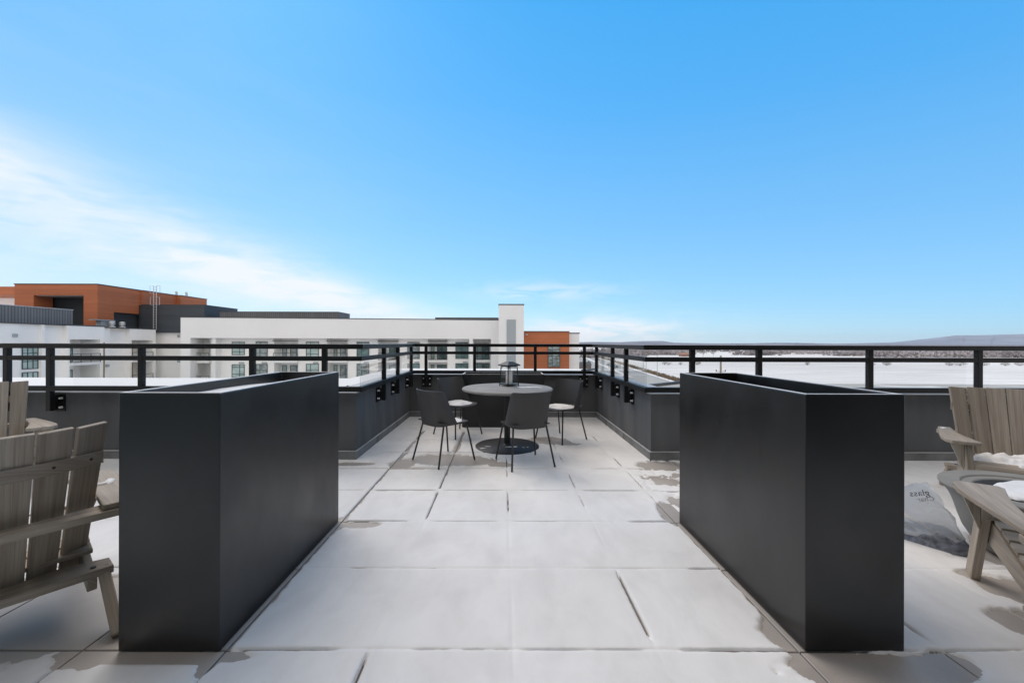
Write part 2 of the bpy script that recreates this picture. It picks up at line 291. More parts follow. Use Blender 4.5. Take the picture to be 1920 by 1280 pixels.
# ------------------------------------------------------------------ helpers
def tag(o, label=None, cat=None, group=None, kind=None):
    if label: o['label'] = label
    if cat: o['category'] = cat
    if group: o['group'] = group
    if kind: o['kind'] = kind
    return o
def empty(name, loc=(0, 0, 0), rz=0):
    o = bpy.data.objects.new(name, None); col.objects.link(o); o.location = loc; o.rotation_euler = (0, 0, rz); o.empty_display_size = .1
    return o
BOXF = ((0, 1, 3, 2), (4, 6, 7, 5), (0, 4, 5, 1), (2, 3, 7, 6), (0, 2, 6, 4), (1, 5, 7, 3))
class MB:
    def __init__(s): s.v = []; s.f = []; s.uv = []; s.mi = []
    def add(s, verts, faces, uvs=None, mi=0):
        b = len(s.v); s.v += [tuple(v) for v in verts]
        for i, f in enumerate(faces):
            s.f.append(tuple(b + k for k in f)); s.mi.append(mi)
            s.uv.append(uvs[i] if uvs else [(verts[k][0], verts[k][1]) for k in f])
    def box(s, c, size, rot=None, grain=None, mi=0):
        hx, hy, hz = (q / 2 for q in size)
        loc = [Vector((x * hx, y * hy, z * hz)) for x in (-1, 1) for y in (-1, 1) for z in (-1, 1)]
        uvs = None
        g = grain if grain is not None else max(range(3), key=lambda i: size[i])
        o = [i for i in range(3) if i != g]; ou, ov = rnd.random() * 50, rnd.random() * 50
        uvs = [[(loc[k][g] + ou, loc[k][o[0]] + loc[k][o[1]] + ov) for k in f] for f in BOXF]
        M3 = rot if rot is not None else Matrix.Identity(3)
        s.add([M3 @ p + Vector(c) for p in loc], BOXF, uvs, mi)
        return s
    def b2(s, x0, x1, y0, y1, z0, z1, **k):
        return s.box(((x0 + x1) / 2, (y0 + y1) / 2, (z0 + z1) / 2), (abs(x1 - x0), abs(y1 - y0), abs(z1 - z0)), **k)
    def beam(s, p, q, w, h, up=(0, 0, 1), mi=0):
        """box from p to q; w sideways, h along up"""
        p, q = Vector(p), Vector(q); d = q - p; ln = d.length; d.normalize()
        sd = d.cross(Vector(up)).normalized(); u = sd.cross(d).normalized()
        m = Matrix((d, sd, u)).transposed()
        return s.box((p + q) / 2, (ln, w, h), rot=m, grain=0, mi=mi)
    def prism(s, poly, z0, z1, rot=None, off=(0, 0, 0), mi=0, grain=1):
        n = len(poly); ou, ov = rnd.random() * 50, rnd.random() * 50
        vs_ = [Vector((x, y, z0)) for x, y in poly] + [Vector((x, y, z1)) for x, y in poly]
        fs = [tuple(range(n))[::-1], tuple(range(n, 2 * n))] + [(i, (i + 1) % n, n + (i + 1) % n, n + i) for i in range(n)]
        a, b = (1, 0) if grain == 1 else (0, 1)
        uvs = [[(vs_[k][a] + ou, vs_[k][b] + vs_[k][2] + ov) for k in f] for f in fs]
        M3 = rot if rot is not None else Matrix.Identity(3)
        s.add([M3 @ v + Vector(off) for v in vs_], fs, uvs, mi); return s
    def lathe(s, prof, c=(0, 0, 0), n=48, mi=0, cap=True):
        vs_ = [(c[0] + r * math.cos(2 * math.pi * i / n), c[1] + r * math.sin(2 * math.pi * i / n), c[2] + z) for r, z in prof for i in range(n)]
        fs = [(j * n + i, j * n + (i + 1) % n, (j + 1) * n + (i + 1) % n, (j + 1) * n + i) for j in range(len(prof) - 1) for i in range(n)]
        if cap:
            fs.append(tuple(range(n))[::-1]); fs.append(tuple((len(prof) - 1) * n + i for i in range(n)))
        s.add(vs_, fs, mi=mi); return s
    def tube(s, pts, r, n=8, mi=0):
        pts = [Vector(p) for p in pts]; rs = r if isinstance(r, (list, tuple)) else [r] * len(pts); rings = []
        for i, p in enumerate(pts):
            d = (pts[min(i + 1, len(pts) - 1)] - pts[max(i - 1, 0)]).normalized()
            a = d.cross(Vector((0, 0, 1)) if abs(d.z) < .9 else Vector((1, 0, 0))).normalized(); b = d.cross(a)
            rings.append([p + (a * math.cos(2 * math.pi * k / n) + b * math.sin(2 * math.pi * k / n)) * rs[i] for k in range(n)])
        fs = [(j * n + k, j * n + (k + 1) % n, (j + 1) * n + (k + 1) % n, (j + 1) * n + k) for j in range(len(pts) - 1) for k in range(n)]
        fs += [tuple(range(n))[::-1], tuple((len(pts) - 1) * n + k for k in range(n))]
        s.add([v for g in rings for v in g], fs, mi=mi); return s
    def build(s, name, m, parent=None, bevel=0, smooth=False, seg=2):
        me = bpy.data.meshes.new(name); me.from_pydata(s.v, [], s.f)
        for q in (m if isinstance(m, (list, tuple)) else [m]): me.materials.append(q)
        uvl = me.uv_layers.new(name='UVMap'); flat = [c for f in s.uv for uvp in f for c in uvp]
        uvl.data.foreach_set('uv', flat); me.polygons.foreach_set('material_index', s.mi)
        if smooth: me.polygons.foreach_set('use_smooth', [True] * len(me.polygons))
        me.update()
        o = bpy.data.objects.new(name, me); col.objects.link(o)
        if parent: o.parent = parent
        if bevel:
            b = o.modifiers.new('bevel', 'BEVEL'); b.width = bevel; b.segments = seg; b.limit_method = 'ANGLE'; b.angle_limit = R(35)
        return o
def smooth_angle(o, ang=35):
    me = o.data; me.polygons.foreach_set('use_smooth', [True] * len(me.polygons))
    # sharp edges where faces meet steeply
    import bmesh
    bm = bmesh.new(); bm.from_mesh(me)
    for e in bm.edges:
        e.smooth = not (len(e.link_faces) == 2 and e.calc_face_angle(0) > R(ang))
    bm.to_mesh(me); bm.free(); return o
def copy_tree(o, parent=None):
    c = o.copy(); col.objects.link(c)
    if parent: c.parent = parent
    for ch in [k for k in bpy.data.objects if k.parent == o]: copy_tree(ch, c)
    return c

# numpy gradient noise
_rs = np.random.RandomState(11); _perm = _rs.permutation(512); _perm = np.concatenate([_perm, _perm, _perm]); _ang = _rs.rand(512) * 2 * np.pi
_gx, _gy = np.cos(_ang), np.sin(_ang)
def perlin(x, y):
    xi = np.floor(x).astype(int); yi = np.floor(y).astype(int); xf = x - xi; yf = y - yi
    u = xf ** 3 * (xf * (xf * 6 - 15) + 10); v = yf ** 3 * (yf * (yf * 6 - 15) + 10)
    def g(ix, iy, dx, dy):
        h = _perm[(_perm[ix % 512] + iy) % 512]; return _gx[h] * dx + _gy[h] * dy
    a = g(xi, yi, xf, yf); b = g(xi + 1, yi, xf - 1, yf); c = g(xi, yi + 1, xf, yf - 1); d = g(xi + 1, yi + 1, xf - 1, yf - 1)
    return (a * (1 - u) + b * u) * (1 - v) + (c * (1 - u) + d * u) * v
def fbm(x, y, o=4, g=.5):
    s = 0; a = 1; n = 0
    for i in range(o):
        s = s + a * perlin(x * 2 ** i + 17.3 * i, y * 2 ** i - 9.1 * i); n += a; a *= g
    return s / n * 1.5
def sstep(a, b, x):
    t = np.clip((x - a) / (b - a), 0, 1); return t * t * (3 - 2 * t)
def gridmesh(name, X, Y, Z, m, parent=None, keep=None, smooth=True):
    ny, nx = X.shape; me = bpy.data.meshes.new(name)
    co = np.stack([X, Y, Z], -1).reshape(-1, 3)
    i = np.arange((ny - 1) * (nx - 1)); r = i // (nx - 1); c = i % (nx - 1)
    q = np.stack([r * nx + c, r * nx + c + 1, (r + 1) * nx + c + 1, (r + 1) * nx + c], -1)
    if keep is not None: q = q[keep.reshape(-1)[q].any(axis=1)]
    used = np.unique(q); remap = np.zeros(len(co), int); remap[used] = np.arange(len(used)); co = co[used]; q = remap[q]
    me.vertices.add(len(co)); me.vertices.foreach_set('co', co.ravel())
    me.loops.add(len(q) * 4); me.loops.foreach_set('vertex_index', q.ravel())
    me.polygons.add(len(q)); me.polygons.foreach_set('loop_start', np.arange(len(q)) * 4); me.polygons.foreach_set('loop_total', np.full(len(q), 4))
    if smooth: me.polygons.foreach_set('use_smooth', np.ones(len(q), bool))
    me.materials.append(m); me.update(calc_edges=True); me.validate()
    o = bpy.data.objects.new(name, me); col.objects.link(o)
    if parent: o.parent = parent
    return o

# ================================================================== SETTING
GZ = -18.0
# -- far ground
g = MB(); g.add([(-9000, -1500, GZ), (14000, -1500, GZ), (14000, 14000, GZ), (-9000, 14000, GZ)], [(0, 1, 2, 3)])
tag(g.build('ground', M['field']), kind='structure')

# -- road with snowy median
def strip(d0, d1, off0, off1, z, n=40):
    xs = np.linspace(d0, d1, n); vs_ = []
    for d in xs:
        c = 45 + .118 * d + 1.2e-5 * max(0, d - 300) ** 2
        vs_ += [(c + off0, d, z), (c + off1, d, z)]
    return vs_, [(2 * i, 2 * i + 1, 2 * i + 3, 2 * i + 2) for i in range(n - 1)]
r_ = MB(); r_.add(*strip(60, 1400, -15, 15, GZ + .05)); tag(r_.build('road', M['asphalt']), kind='structure')
r_ = MB(); r_.add(*strip(60, 1400, -1.6, 1.6, GZ + .17)); r_.add(*strip(60, 1400, 15, 17.5, GZ + .17)); r_.add(*strip(60, 1400, -18, -15, GZ + .17))
tag(r_.build('road_verge', M['snow']), kind='structure')

# -- deck of pavers
SX, SY, P = .045, 1.70, .61
XS = [SX + P * k for k in range(-17, 17)]; YS = [SY + P * k for k in range(-7, 9)]
GAP = .007
d = MB()
for i in range(len(XS) - 1):
    for j in range(len(YS) - 1):
        x0, x1, y0, y1 = XS[i] + GAP / 2, XS[i + 1] - GAP / 2, YS[j] + GAP / 2, YS[j + 1] - GAP / 2
        if y0 >= 4.45:
            if x1 < -1.64 or x0 > 1.65: continue
            x0, x1 = max(x0, -1.64), min(x1, 1.65)
        elif y1 > 4.45 and (x1 < -1.64 or x0 > 1.65): y1 = 4.45
        y1 = min(y1, 7.0)
        if y1 - y0 < .02 or x1 - x0 < .02: continue
        e = .0025; dz = rnd.uniform(-.0008, .0008)
        vs_ = [(x0, y0, -.04), (x1, y0, -.04), (x1, y1, -.04), (x0, y1, -.04), (x0, y0, -e + dz), (x1, y0, -e + dz), (x1, y1, -e + dz), (x0, y1, -e + dz),
               (x0 + e, y0 + e, dz), (x1 - e, y0 + e, dz), (x1 - e, y1 - e, dz), (x0 + e, y1 - e, dz)]
        d.add(vs_, [(0, 1, 5, 4), (1, 2, 6, 5), (2, 3, 7, 6), (3, 0, 4, 7), (4, 5, 9, 8), (5, 6, 10, 9), (6, 7, 11, 10), (7, 4, 8, 11), (8, 9, 10, 11)])
tag(d.build('deck_paving', M['paver']), kind='structure')
u = MB(); u.add([(-11, -3, -.05), (11, -3, -.05), (11, 7.0, -.05), (-11, 7.0, -.05)], [(0, 1, 2, 3)])
tag(u.build('deck_base', M['gap']), kind='structure')

# -- thin snow on the deck
def axis(lo, hi, seams, fine, step, coarse):
    a = [lo]
    while a[-1] < hi: a.append(a[-1] + (step if fine[0] <= a[-1] < fine[1] else coarse))
    a = [q for q in a if all(abs(q - s) > .034 for s in seams)]
    for s in seams:
        for o_ in (-.030, -.022, -.015, -.010, -.006, -.003, 0, .003, .006, .010, .015, .022, .030):
            if lo < s + o_ < hi: a.append(s + o_)
    return np.array(sorted(a))
xs_ = axis(-8, 8, [s for s in XS if -4 < s < 4], (-3.2, 3.4), .0125, .045)
ys_ = axis(-1.2, 7.0, [s for s in YS if 1 < s < 7], (1.35, 4.6), .0125, .03)
GX, GY = np.meshgrid(xs_, ys_)
base = .0125 + .004 * fbm(GX * .9, GY * .9, 3) + .0022 * fbm(GX * 3.3, GY * 3.3, 3)
edge = .55 * fbm(GX * 3.1 + 5, GY * 3.1, 4, .6) + .50 * fbm(GX * 13, GY * 13, 4, .6)      # ragged melt edges
T = base.copy()
def bare(cx, cy, rx, ry, k=1.0, rot=0, rag=1.0):
    global T
    c, s = math.cos(rot), math.sin(rot); dx, dy = GX - cx, GY - cy
    q = np.sqrt(((dx * c + dy * s) / rx) ** 2 + ((-dx * s + dy * c) / ry) ** 2) + edge * .62 * rag
    T = T - .045 * k * sstep(1.18, .78, q)
def seam(along, pos, a, b, w=.0075, k=1.0, side=0, bw=0, thr=-.2):
    """open joint between a and b; side/bw: melted strip beside it"""
    global T
    S, D = (GY, GX - pos) if along == 'y' else (GX, GY - pos)
    m = sstep(a - .05, a + .05, S) * sstep(b + .05, b - .05, S)
    n = fbm(S * 4.2 + pos * 31, S * 0 + pos * 7, 3) + .16 * fbm(S * 34 + pos * 11, S * 0 + 3.3, 3); m2 = sstep(thr - .12, thr + .12, n)
    T = T - .034 * k * m * m2 * np.exp(-(D / (w * .72 * (1 + .45 * fbm(S * 26, S * 0 + pos * 5, 3)))) ** 2)
    if bw:
        ww = bw * .62 * (.45 + .9 * np.clip(fbm(S * 2.4 + pos * 3, S * 0 + 1.7, 3) + .35, 0, 1.2)) + edge * .02
        DD = D * side if side else np.abs(D)
        T = T - .04 * m * sstep(1.15, .75, np.where(DD > -.006, DD / np.maximum(ww, .004), 9))
# faint sag over every joint
sx = lambda k: SX + P * k; sy = lambda k: SY + P * k
# open joints running away from the viewer
seam('y', sx(1), 1.78, 2.26, w=.011, thr=-.6); seam('y', sx(-1), 1.30, 1.665, w=.011, thr=-.6)
seam('y', sx(-2), 2.94, 4.10, side=1, bw=.055, thr=-.9); seam('y', sx(-2), 4.18, 4.72, side=1, bw=.10, thr=-.9); seam('y', sx(-2), 4.80, 5.32, side=1, bw=.07, thr=-.9); seam('y', sx(-2), 5.42, 5.9, side=1, bw=.05, thr=-.9)
seam('y', sx(-1), 2.99, 3.48, thr=-.9, bw=.012); seam('y', sx(-1), 3.60, 4.12, thr=-.9, side=1, bw=.02); seam('y', sx(-1), 4.14, 4.73, thr=-.9); seam('y', sx(-1), 4.78, 5.34, side=0, bw=.05, thr=-.9); seam('y', sx(-1), 5.4, 5.85, bw=.05, thr=-.9)
seam('y', sx(0), 3.10, 3.46, w=.007, thr=-.5); seam('y', sx(0), 3.9, 4.1, thr=-.5); seam('y', sx(0), 4.2, 4.5, thr=-.9)
seam('y', sx(1), 3.20, 3.48, w=.006, thr=-.3); seam('y', sx(1), 3.60, 3.98, w=.007, thr=-.5); seam('y', sx(1), 4.35, 4.65, w=.007, thr=-.4); seam('y', sx(1), 4.9, 5.6, w=.006, thr=-.4)
seam('y', sx(2), 2.30, 3.45, thr=-.9); seam('y', sx(2), 3.60, 4.06, thr=-.9, w=.010); seam('y', sx(2), 4.25, 4.55, w=.012, thr=-.4); seam('y', sx(2), 5.3, 5.65, w=.012, thr=-.5)
seam('y', sx(2), 1.45, 2.3, thr=-.9)
seam('y', sx(-2), 1.45, 2.9, thr=-.4, w=.006)
seam('y', sx(-3), 1.3, 1.66, thr=-.4, w=.009); seam('y', sx(-4), 1.2, 1.66, thr=-.4, w=.009)
seam('y', sx(3), 1.78, 2.05, thr=-.6, w=.009); seam('y', sx(4), 1.3, 1.66, thr=-.6, w=.008)
# open joints running across
seam('x', sy(0), -1.12, -.72, w=.008, thr=-.6); seam('x', sy(0), -.50, .02, w=.004, thr=.0, k=.7); seam('x', sy(0), .1, .58, w=.0045, thr=.0, k=.8); seam('x', sy(0), .78, 1.55, w=.008, thr=-.8)
seam('x', sy(0), -3, -1.2, w=.007, thr=-.3); seam('x', sy(0), 1.7, 2.4, w=.006, thr=-.1); seam('x', sy(0), 2.4, 3.6, w=.007, thr=-.2)
seam('x', sy(1), -1.08, -.82, w=.005, thr=-.1, k=.8); seam('x', sy(1), 1.10, 1.24, w=.009, thr=-.9); seam('x', sy(1), -.4, -.2, w=.003, thr=0, k=.5); seam('x', sy(1), -3.2, -1.6, w=.006, thr=-.4)
seam('x', sy(2), -1.17, -.72, thr=-.8); seam('x', sy(2), -.5, -.05, w=.003, thr=.05, k=.5); seam('x', sy(2), .95, 1.20, w=.012, thr=-.9); seam('x', sy(2), .1, .5, w=.003, thr=.1, k=.5)
seam('x', sy(3), -1.6, -1.25, thr=-.9, w=.008); seam('x', sy(3), -1.10, -.62, thr=-.9, side=-1, bw=.035); seam('x', sy(3), -.5, -.02, thr=-.7, w=.006); seam('x', sy(3), .2, .56, thr=-.4, w=.005); seam('x', sy(3), .72, 1.18, thr=-.9, w=.013); seam('x', sy(3), 1.35, 1.6, thr=-.7, w=.01)
seam('x', sy(4), -1.7, -1.2, thr=-.9, bw=.03); seam('x', sy(4), -1.15, -.6, thr=-.9, bw=.05); seam('x', sy(4), -.55, .02, thr=-.9, bw=.012); seam('x', sy(4), .1, .6, thr=-.7, bw=.012); seam('x', sy(4), .95, 1.2, thr=-.3, w=.01); seam('x', sy(4), 1.3, 1.9, thr=-.8, w=.009)
seam('x', sy(5), -1.4, -.2, thr=-.6, w=.008); seam('x', sy(5), .2, 1.0, thr=.0, w=.005)
seam('x', sy(6), -1.3, .1, thr=-.5, w=.009); seam('x', sy(6), .3, 1.2, thr=.1, w=.005)
seam('x', sy(7), -1.3, .9, thr=-.3, w=.008)
for k in range(3, 8): seam('x', sy(1), 2 + .5 * k, 2.3 + .5 * k, w=.005, thr=0)
for k in range(-8, -3):
    seam('y', sx(k), 2.3, 4.2, w=.006, thr=.05); seam('x', sy(3), sx(k), sx(k) + .4, w=.006, thr=0)
# melted patches
bare(-.62, 4.46, .40, .22); bare(-.28, 4.36, .22, .10, rot=.3); bare(-1.08, 4.32, .14, .17)
bare(-.01, 4.29, .13, .10); bare(.60, 5.36, .30, .20); bare(.86, 5.18, .16, .07)
bare(-1.62, 4.30, .22, .07); bare(-1.02, 2.86, .14, .05); bare(-1.17, 2.85, .05, .07)
bare(1.72, 4.28, .25, .15); bare(1.70, 3.95, .30, .22, k=.28, rag=2.2); bare(1.50, 3.72, .22, .2, k=.26, rag=2.4)
bare(1.30, 3.02, .09, .24); bare(1.50, 3.30, .2, .12, k=.3, rag=1.8)
for yy in np.arange(1.66, 2.95, .12):
    bare(-1.192, yy, .036, .1, rag=.7); bare(1.295, yy, .038 + .035 * max(0, 2.1 - yy), .1, rag=.8)
bare(1.32, 1.78, .14, .15); bare(1.50, 1.60, .36, .10); bare(1.38, 1.44, .14, .2); bare(1.84, 1.64, .10, .06)
bare(-2.10, 1.93, .36, .30, k=1.2, rag=.7); bare(-1.72, 1.98, .14, .26); bare(-2.60, 1.92, .42, .28, k=1.2, rag=.7); bare(-1.45, 1.665, .40, .045, rag=.5); bare(-1.72, 1.70, .14, .10); bare(-2.5, 1.69, .5, .05, rag=.5)
bare(-1.78, 2.40, .10, .14)
bare(2.90, 2.02, .34, .17, rot=-.5, rag=.5); bare(2.62, 1.84, .20, .09, rot=-.5, rag=.5); bare(2.42, 1.86, .1, .12, rag=.6); bare(3.3, 1.75, .4, .3)
bare(2.95, 2.46, .22, .10, k=.4); bare(3.33, 2.42, .34, .34, rag=.3)
bare(2.66, 2.27, .08, .05, k=.5)
# hollow smooth drifts beside the right-hand bowl
T = T + .010 * sstep(1.75, 2.3, GX) * (.6 + .4 * fbm(GX * 1.2, GY * 1.2, 2)) + .004 * sstep(-1.9, -2.6, GX)
T = np.where(T > 0, .0150 * (1 - np.exp(-T / .0095)), np.maximum(T * 1.0, -.012))
G_ = 0
for s_ in XS: G_ = G_ + .0030 * np.exp(-((GX - s_) / .011) ** 2) * np.clip(.5 + 1.3 * fbm(GY * 2.3 + s_ * 9, GY * 0, 3), 0, 1.2)
for s_ in YS: G_ = G_ + .0048 * np.exp(-((GY - s_) / .010) ** 2) * np.clip(.6 + 1.3 * fbm(GX * 2.3 + s_ * 9, GX * 0, 3), 0, 1.2)
G_ = G_ - .0016 * sum(np.exp(-(((GX - s_) ) / .05) ** 2) for s_ in XS) * .6 + .0016 * fbm(GX * 2.1, GY * 2.6, 4)
T = np.where(T > .0045, np.maximum(T - G_, .0012), T)
T = T + np.where(T > .004, .0007 * fbm(GX * 22, GY * 22, 2), 0)
inside = ((GY < 4.44) | ((GX > -1.63) & (GX < 1.64))) & (T > -.0115)
def deck_snow():
    m = bpy.data.materials.new('thin_deck_snow'); m.use_nodes = True; t = m.node_tree; p = t.nodes['Principled BSDF']
    tcn = t.nodes.new('ShaderNodeTexCoord')
    def nz(sc, det, st=I3, dist=0):
        mpn = t.nodes.new('ShaderNodeMapping'); mpn.inputs['Scale'].default_value = st; t.links.new(tcn.outputs['Object'], mpn.inputs[0])
        n = t.nodes.new('ShaderNodeTexNoise'); n.inputs['Scale'].default_value = sc; n.inputs['Detail'].default_value = det; n.inputs['Distortion'].default_value = dist; t.links.new(mpn.outputs[0], n.inputs[0]); return n.outputs[0]
    a = nz(1.7, 5, dist=.7); b = nz(7, 6, (1, .5, 1), .4); c = nz(260, 2)
    cr = t.nodes.new('ShaderNodeValToRGB'); e = cr.color_ramp.elements; e[0].position = .34; e[0].color = (.80, .798, .795, 1); e[1].position = .60; e[1].color = (.87, .87, .87, 1); t.links.new(a, cr.inputs[0])
    c2 = t.nodes.new('ShaderNodeValToRGB'); e = c2.color_ramp.elements; e[0].position = .30; e[0].color = (.93, .93, .93, 1); e[1].position = .55; e[1].color = (1, 1, 1, 1); t.links.new(b, c2.inputs[0])
    m1 = t.nodes.new('ShaderNodeMix'); m1.data_type = 'RGBA'; m1.blend_type = 'MULTIPLY'; m1.inputs[0].default_value = 1; t.links.new(cr.outputs[0], m1.inputs[6]); t.links.new(c2.outputs[0], m1.inputs[7]); t.links.new(m1.outputs[2], p.inputs['Base Color'])
    b1 = t.nodes.new('ShaderNodeBump'); b1.inputs['Strength'].default_value = .55; b1.inputs['Distance'].default_value = .0012; t.links.new(c, b1.inputs['Height'])
    b2 = t.nodes.new('ShaderNodeBump'); b2.inputs['Strength'].default_value = .5; b2.inputs['Distance'].default_value = .012; t.links.new(b, b2.inputs['Height']); t.links.new(b1.outputs[0], b2.inputs['Normal']); t.links.new(b2.outputs[0], p.inputs['Normal'])
    p.inputs['Roughness'].default_value = .7; p.inputs['Specular IOR Level'].default_value = .2
    return m
sn = gridmesh('snow_cover', GX, GY, T, deck_snow(), keep=inside)
tag(sn, 'thin melting snow lying over the terrace pavers with bare patches', 'snow', kind='stuff')

# -- the terrace building itself: lower roofs beyond the parapet and an unseen facade behind the viewer, shaped to cut rear light
tb = tag(empty('terrace_building', (0, 0, 0)), 'snow covered lower flat roof just beyond the terrace railings', 'building')
poly = [(-26, 4.70), (-1.90, 4.70), (-1.90, 7.26), (1.91, 7.26), (1.91, 4.70), (26, 4.70), (26, 10.9), (5.1, 11.2), (3.95, 14.9), (3.7, 17.2), (-4.8, 17.2), (-4.8, 12.4), (-26, 12.4)]
r_ = MB(); r_.prism(poly, GZ, .17); r_.build('wall', M['stucco'], tb)
inner = [(-25.9, 4.74), (-1.93, 4.74), (-1.93, 7.28), (1.94, 7.28), (1.94, 4.74), (25.9, 4.74), (25.9, 10.8), (5.02, 11.1), (3.87, 14.85), (3.62, 17.1), (-4.7, 17.1), (-4.7, 12.3), (-25.9, 12.3)]
r_ = MB(); r_.prism(inner, .172, .20); r_.build('roof', M['roofsnow'], tb)
for q in (((3.55, 10.0, .23), (4.95, 11.05, .23), .10, .07), ((3.1, 15.6, .23), (3.75, 16.4, .23), .10, .07), ((2.2, 9.2, .215), (3.4, 12.6, .215), .03, .03), ((2.3, 12.5, .215), (3.9, 12.9, .215), .03, .03)):
    MB().beam(*q).build('roof_edge_strip', M['cap'], tb)
MB().tube([(-3.9, 10.0, .21), (-3.1, 9.6, .22), (-2.6, 9.0, .21), (-2.5, 8.4, .22), (-2.55, 7.9, .21)], .025).build('dark_roof_line', M['cap'], tb); MB().tube([(-2.6, 14.8, .22), (-2.0, 12.9, .23), (-1.4, 12.6, .22)], .03).build('dark_roof_line', M['cap'], tb)  # first tube draws the dark edge of a snow drift
r_ = MB(); r_.b2(-11, 11, -2.6, -1.5, -.05, 7.5)
r_.b2(.9, 11, -1.499, -.75, -.05, 6.8); r_.build('facade', M['penth'], tb)  # forward block added to darken the right planter's front
r_ = MB()
for i in range(3): r_.b2(-9 + i * 3, -6.3 + i * 3, -1.496, -1.47, .1, 2.7)
r_.build('glazing', M['pane_b'], tb)

# -- parapet around the deck
XL, XR, YF, YB = -1.64, 1.65, 4.45, 7.0
def ring(e, t):      # e: towards the deck, t: outwards from face
    return [(-12, YF - e), (XL + e, YF - e), (XL + e, YB - e), (XR - e, YB - e), (XR - e, YF - e), (12, YF - e), (12, YF + t), (XR + t, YF + t), (XR + t, YB + t), (XL - t, YB + t), (XL - t, YF + t), (-12, YF + t)]
pw = tag(empty('parapet_wall', (0, YF, 0)), 'low charcoal stucco parapet wall running round the terrace edge', 'wall'); pw.location = (0, 0, 0)
w = MB(); w.prism(ring(0, .30), -.05, .745); w.build('wall', M['stucco'], pw)
w = MB(); w.prism(ring(.018, .32), .745, .757); w.build('coping', M['flash'], pw)
def flat_run(e, z0, z1, name, m):
    s = MB(); t0, t1 = e
    s.b2(-12, XL + t1, YF - t1, YF - t0, z0, z1); s.b2(XR - t1, 12, YF - t1, YF - t0, z0, z1)
    s.b2(XL + t0, XL + t1, YF - t0, YB - t1, z0, z1); s.b2(XR - t1, XR - t0, YF - t0, YB - t1, z0, z1)
    s.b2(XL + t0, XR - t0, YB - t1, YB - t0, z0, z1); return s.build(name, m, pw)
flat_run((.0015, .012), -.04, .10, 'skirting', M['skirt'])
flat_run((.0015, .020), .10, .107, 'skirting_trim', M['flash'])
s = MB()
for x in np.arange(-11.3, 11.5, 1.7):
    if abs(x) > 1.8: s.b2(x, x + .006, YF - .0150, YF - .0125, -.03, .099)
for y in (5.2, 6.1): s.b2(XL + .0125, XL + .015, y, y + .006, -.03, .099); s.b2(XR - .015, XR - .0125, y + .2, y + .206, -.03, .099)
s.build('skirting_joint', M['gap'], pw)

# -- guardrail
gr = tag(empty('guardrail', (0, 0, 0)), 'black metal guardrail with clear glass panels mounted on the parapet wall', 'railing')
LX, RX, FY, BY = -1.56, 1.57, 4.37, 6.92
def railrun(w, z0, z1, name, m=M['rail'], bevel=.003):
    s = MB(); h = w / 2
    s.b2(-12, LX + h, FY - h, FY + h, z0, z1); s.b2(RX - h, 12, FY - h, FY + h, z0, z1)
    s.b2(LX - h, LX + h, FY + h, BY - h, z0, z1); s.b2(RX - h, RX + h, FY + h, BY - h, z0, z1)
    s.b2(LX - h, RX + h, BY - h, BY + h, z0, z1)
    return s.build(name, m, gr, bevel=bevel)
railrun(.09, 1.238, 1.290, 'top_rail'); railrun(.046, 1.108, 1.158, 'mid_rail'); railrun(.060, .772, .828, 'bottom_rail')
s = MB(); h = .046
s.b2(-12, LX + h - .001, FY - h - .0, FY + h, 1.2905, 1.2925); s.b2(RX - h + .001, 12, FY - h, FY + h, 1.2905, 1.2925)
s.b2(LX - h, LX + h, FY + h, BY - h, 1.2905, 1.2925); s.b2(RX - h, RX + h, FY + h, BY - h, 1.2905, 1.2925); s.b2(LX - h, RX + h, BY - h, BY + h, 1.2905, 1.2925)
s.build('rail_highlight', M['frost_glint'], gr)  # light catching the rail tops, painted as a pale strip
PS = .05
def post(x, y, nx, ny):
    """nx, ny: direction from the post towards the wall it is bolted to"""
    o = MB().b2(x - PS / 2, x + PS / 2, y - PS / 2, y + PS / 2, .555, 1.2375).build('post', M['rail'], gr, bevel=.003)
    p = MB()
    def bolt(a, c): MB().tube([a, c], [.013, .011], 8).build('bolt', M['bolt'], o)
    if ny:
        p.b2(x - .083, x + .083, YF - .012 if y < 5 else YB - .012, (YF if y < 5 else YB) - .0015, .54, .725)
        yw = (YF if y < 5 else YB); p.b2(x - PS / 2, x + PS / 2, y + PS / 2, yw - .012, .56, .72)
        for dx in (-.055, .055):
            for z in (.585, .685): bolt((x + dx, yw - .013, z), (x + dx, yw - .042, z))
    else:
        xw = XL if x < 0 else XR; sg = 1 if x < 0 else -1
        p.b2(xw + sg * .0015, xw + sg * .012, y - .083, y + .083, .54, .725); p.b2(xw + sg * .012, x - sg * PS / 2, y - PS / 2, y + PS / 2, .56, .72)
        for dy in (-.055, .055):
            for z in (.585, .685): bolt((xw + sg * .013, y + dy, z), (xw + sg * .042, y + dy, z))
    p.build('mounting_plate', M['rail'], o)
for x in (-7.6, -6.5, -5.42, -4.95, -3.95, -2.74, -1.95, 2.07, 2.80, 4.01, 5.20, 6.4, 7.6): post(x, FY, 0, 1)
for y in (5.24, 5.93, 6.80): post(LX, y, -1, 0)
for y in (5.09, 5.72, 6.70): post(RX, y, 1, 0)
for x in (-1.33, -.49, .56, 1.41): post(x, BY, 0, 1)
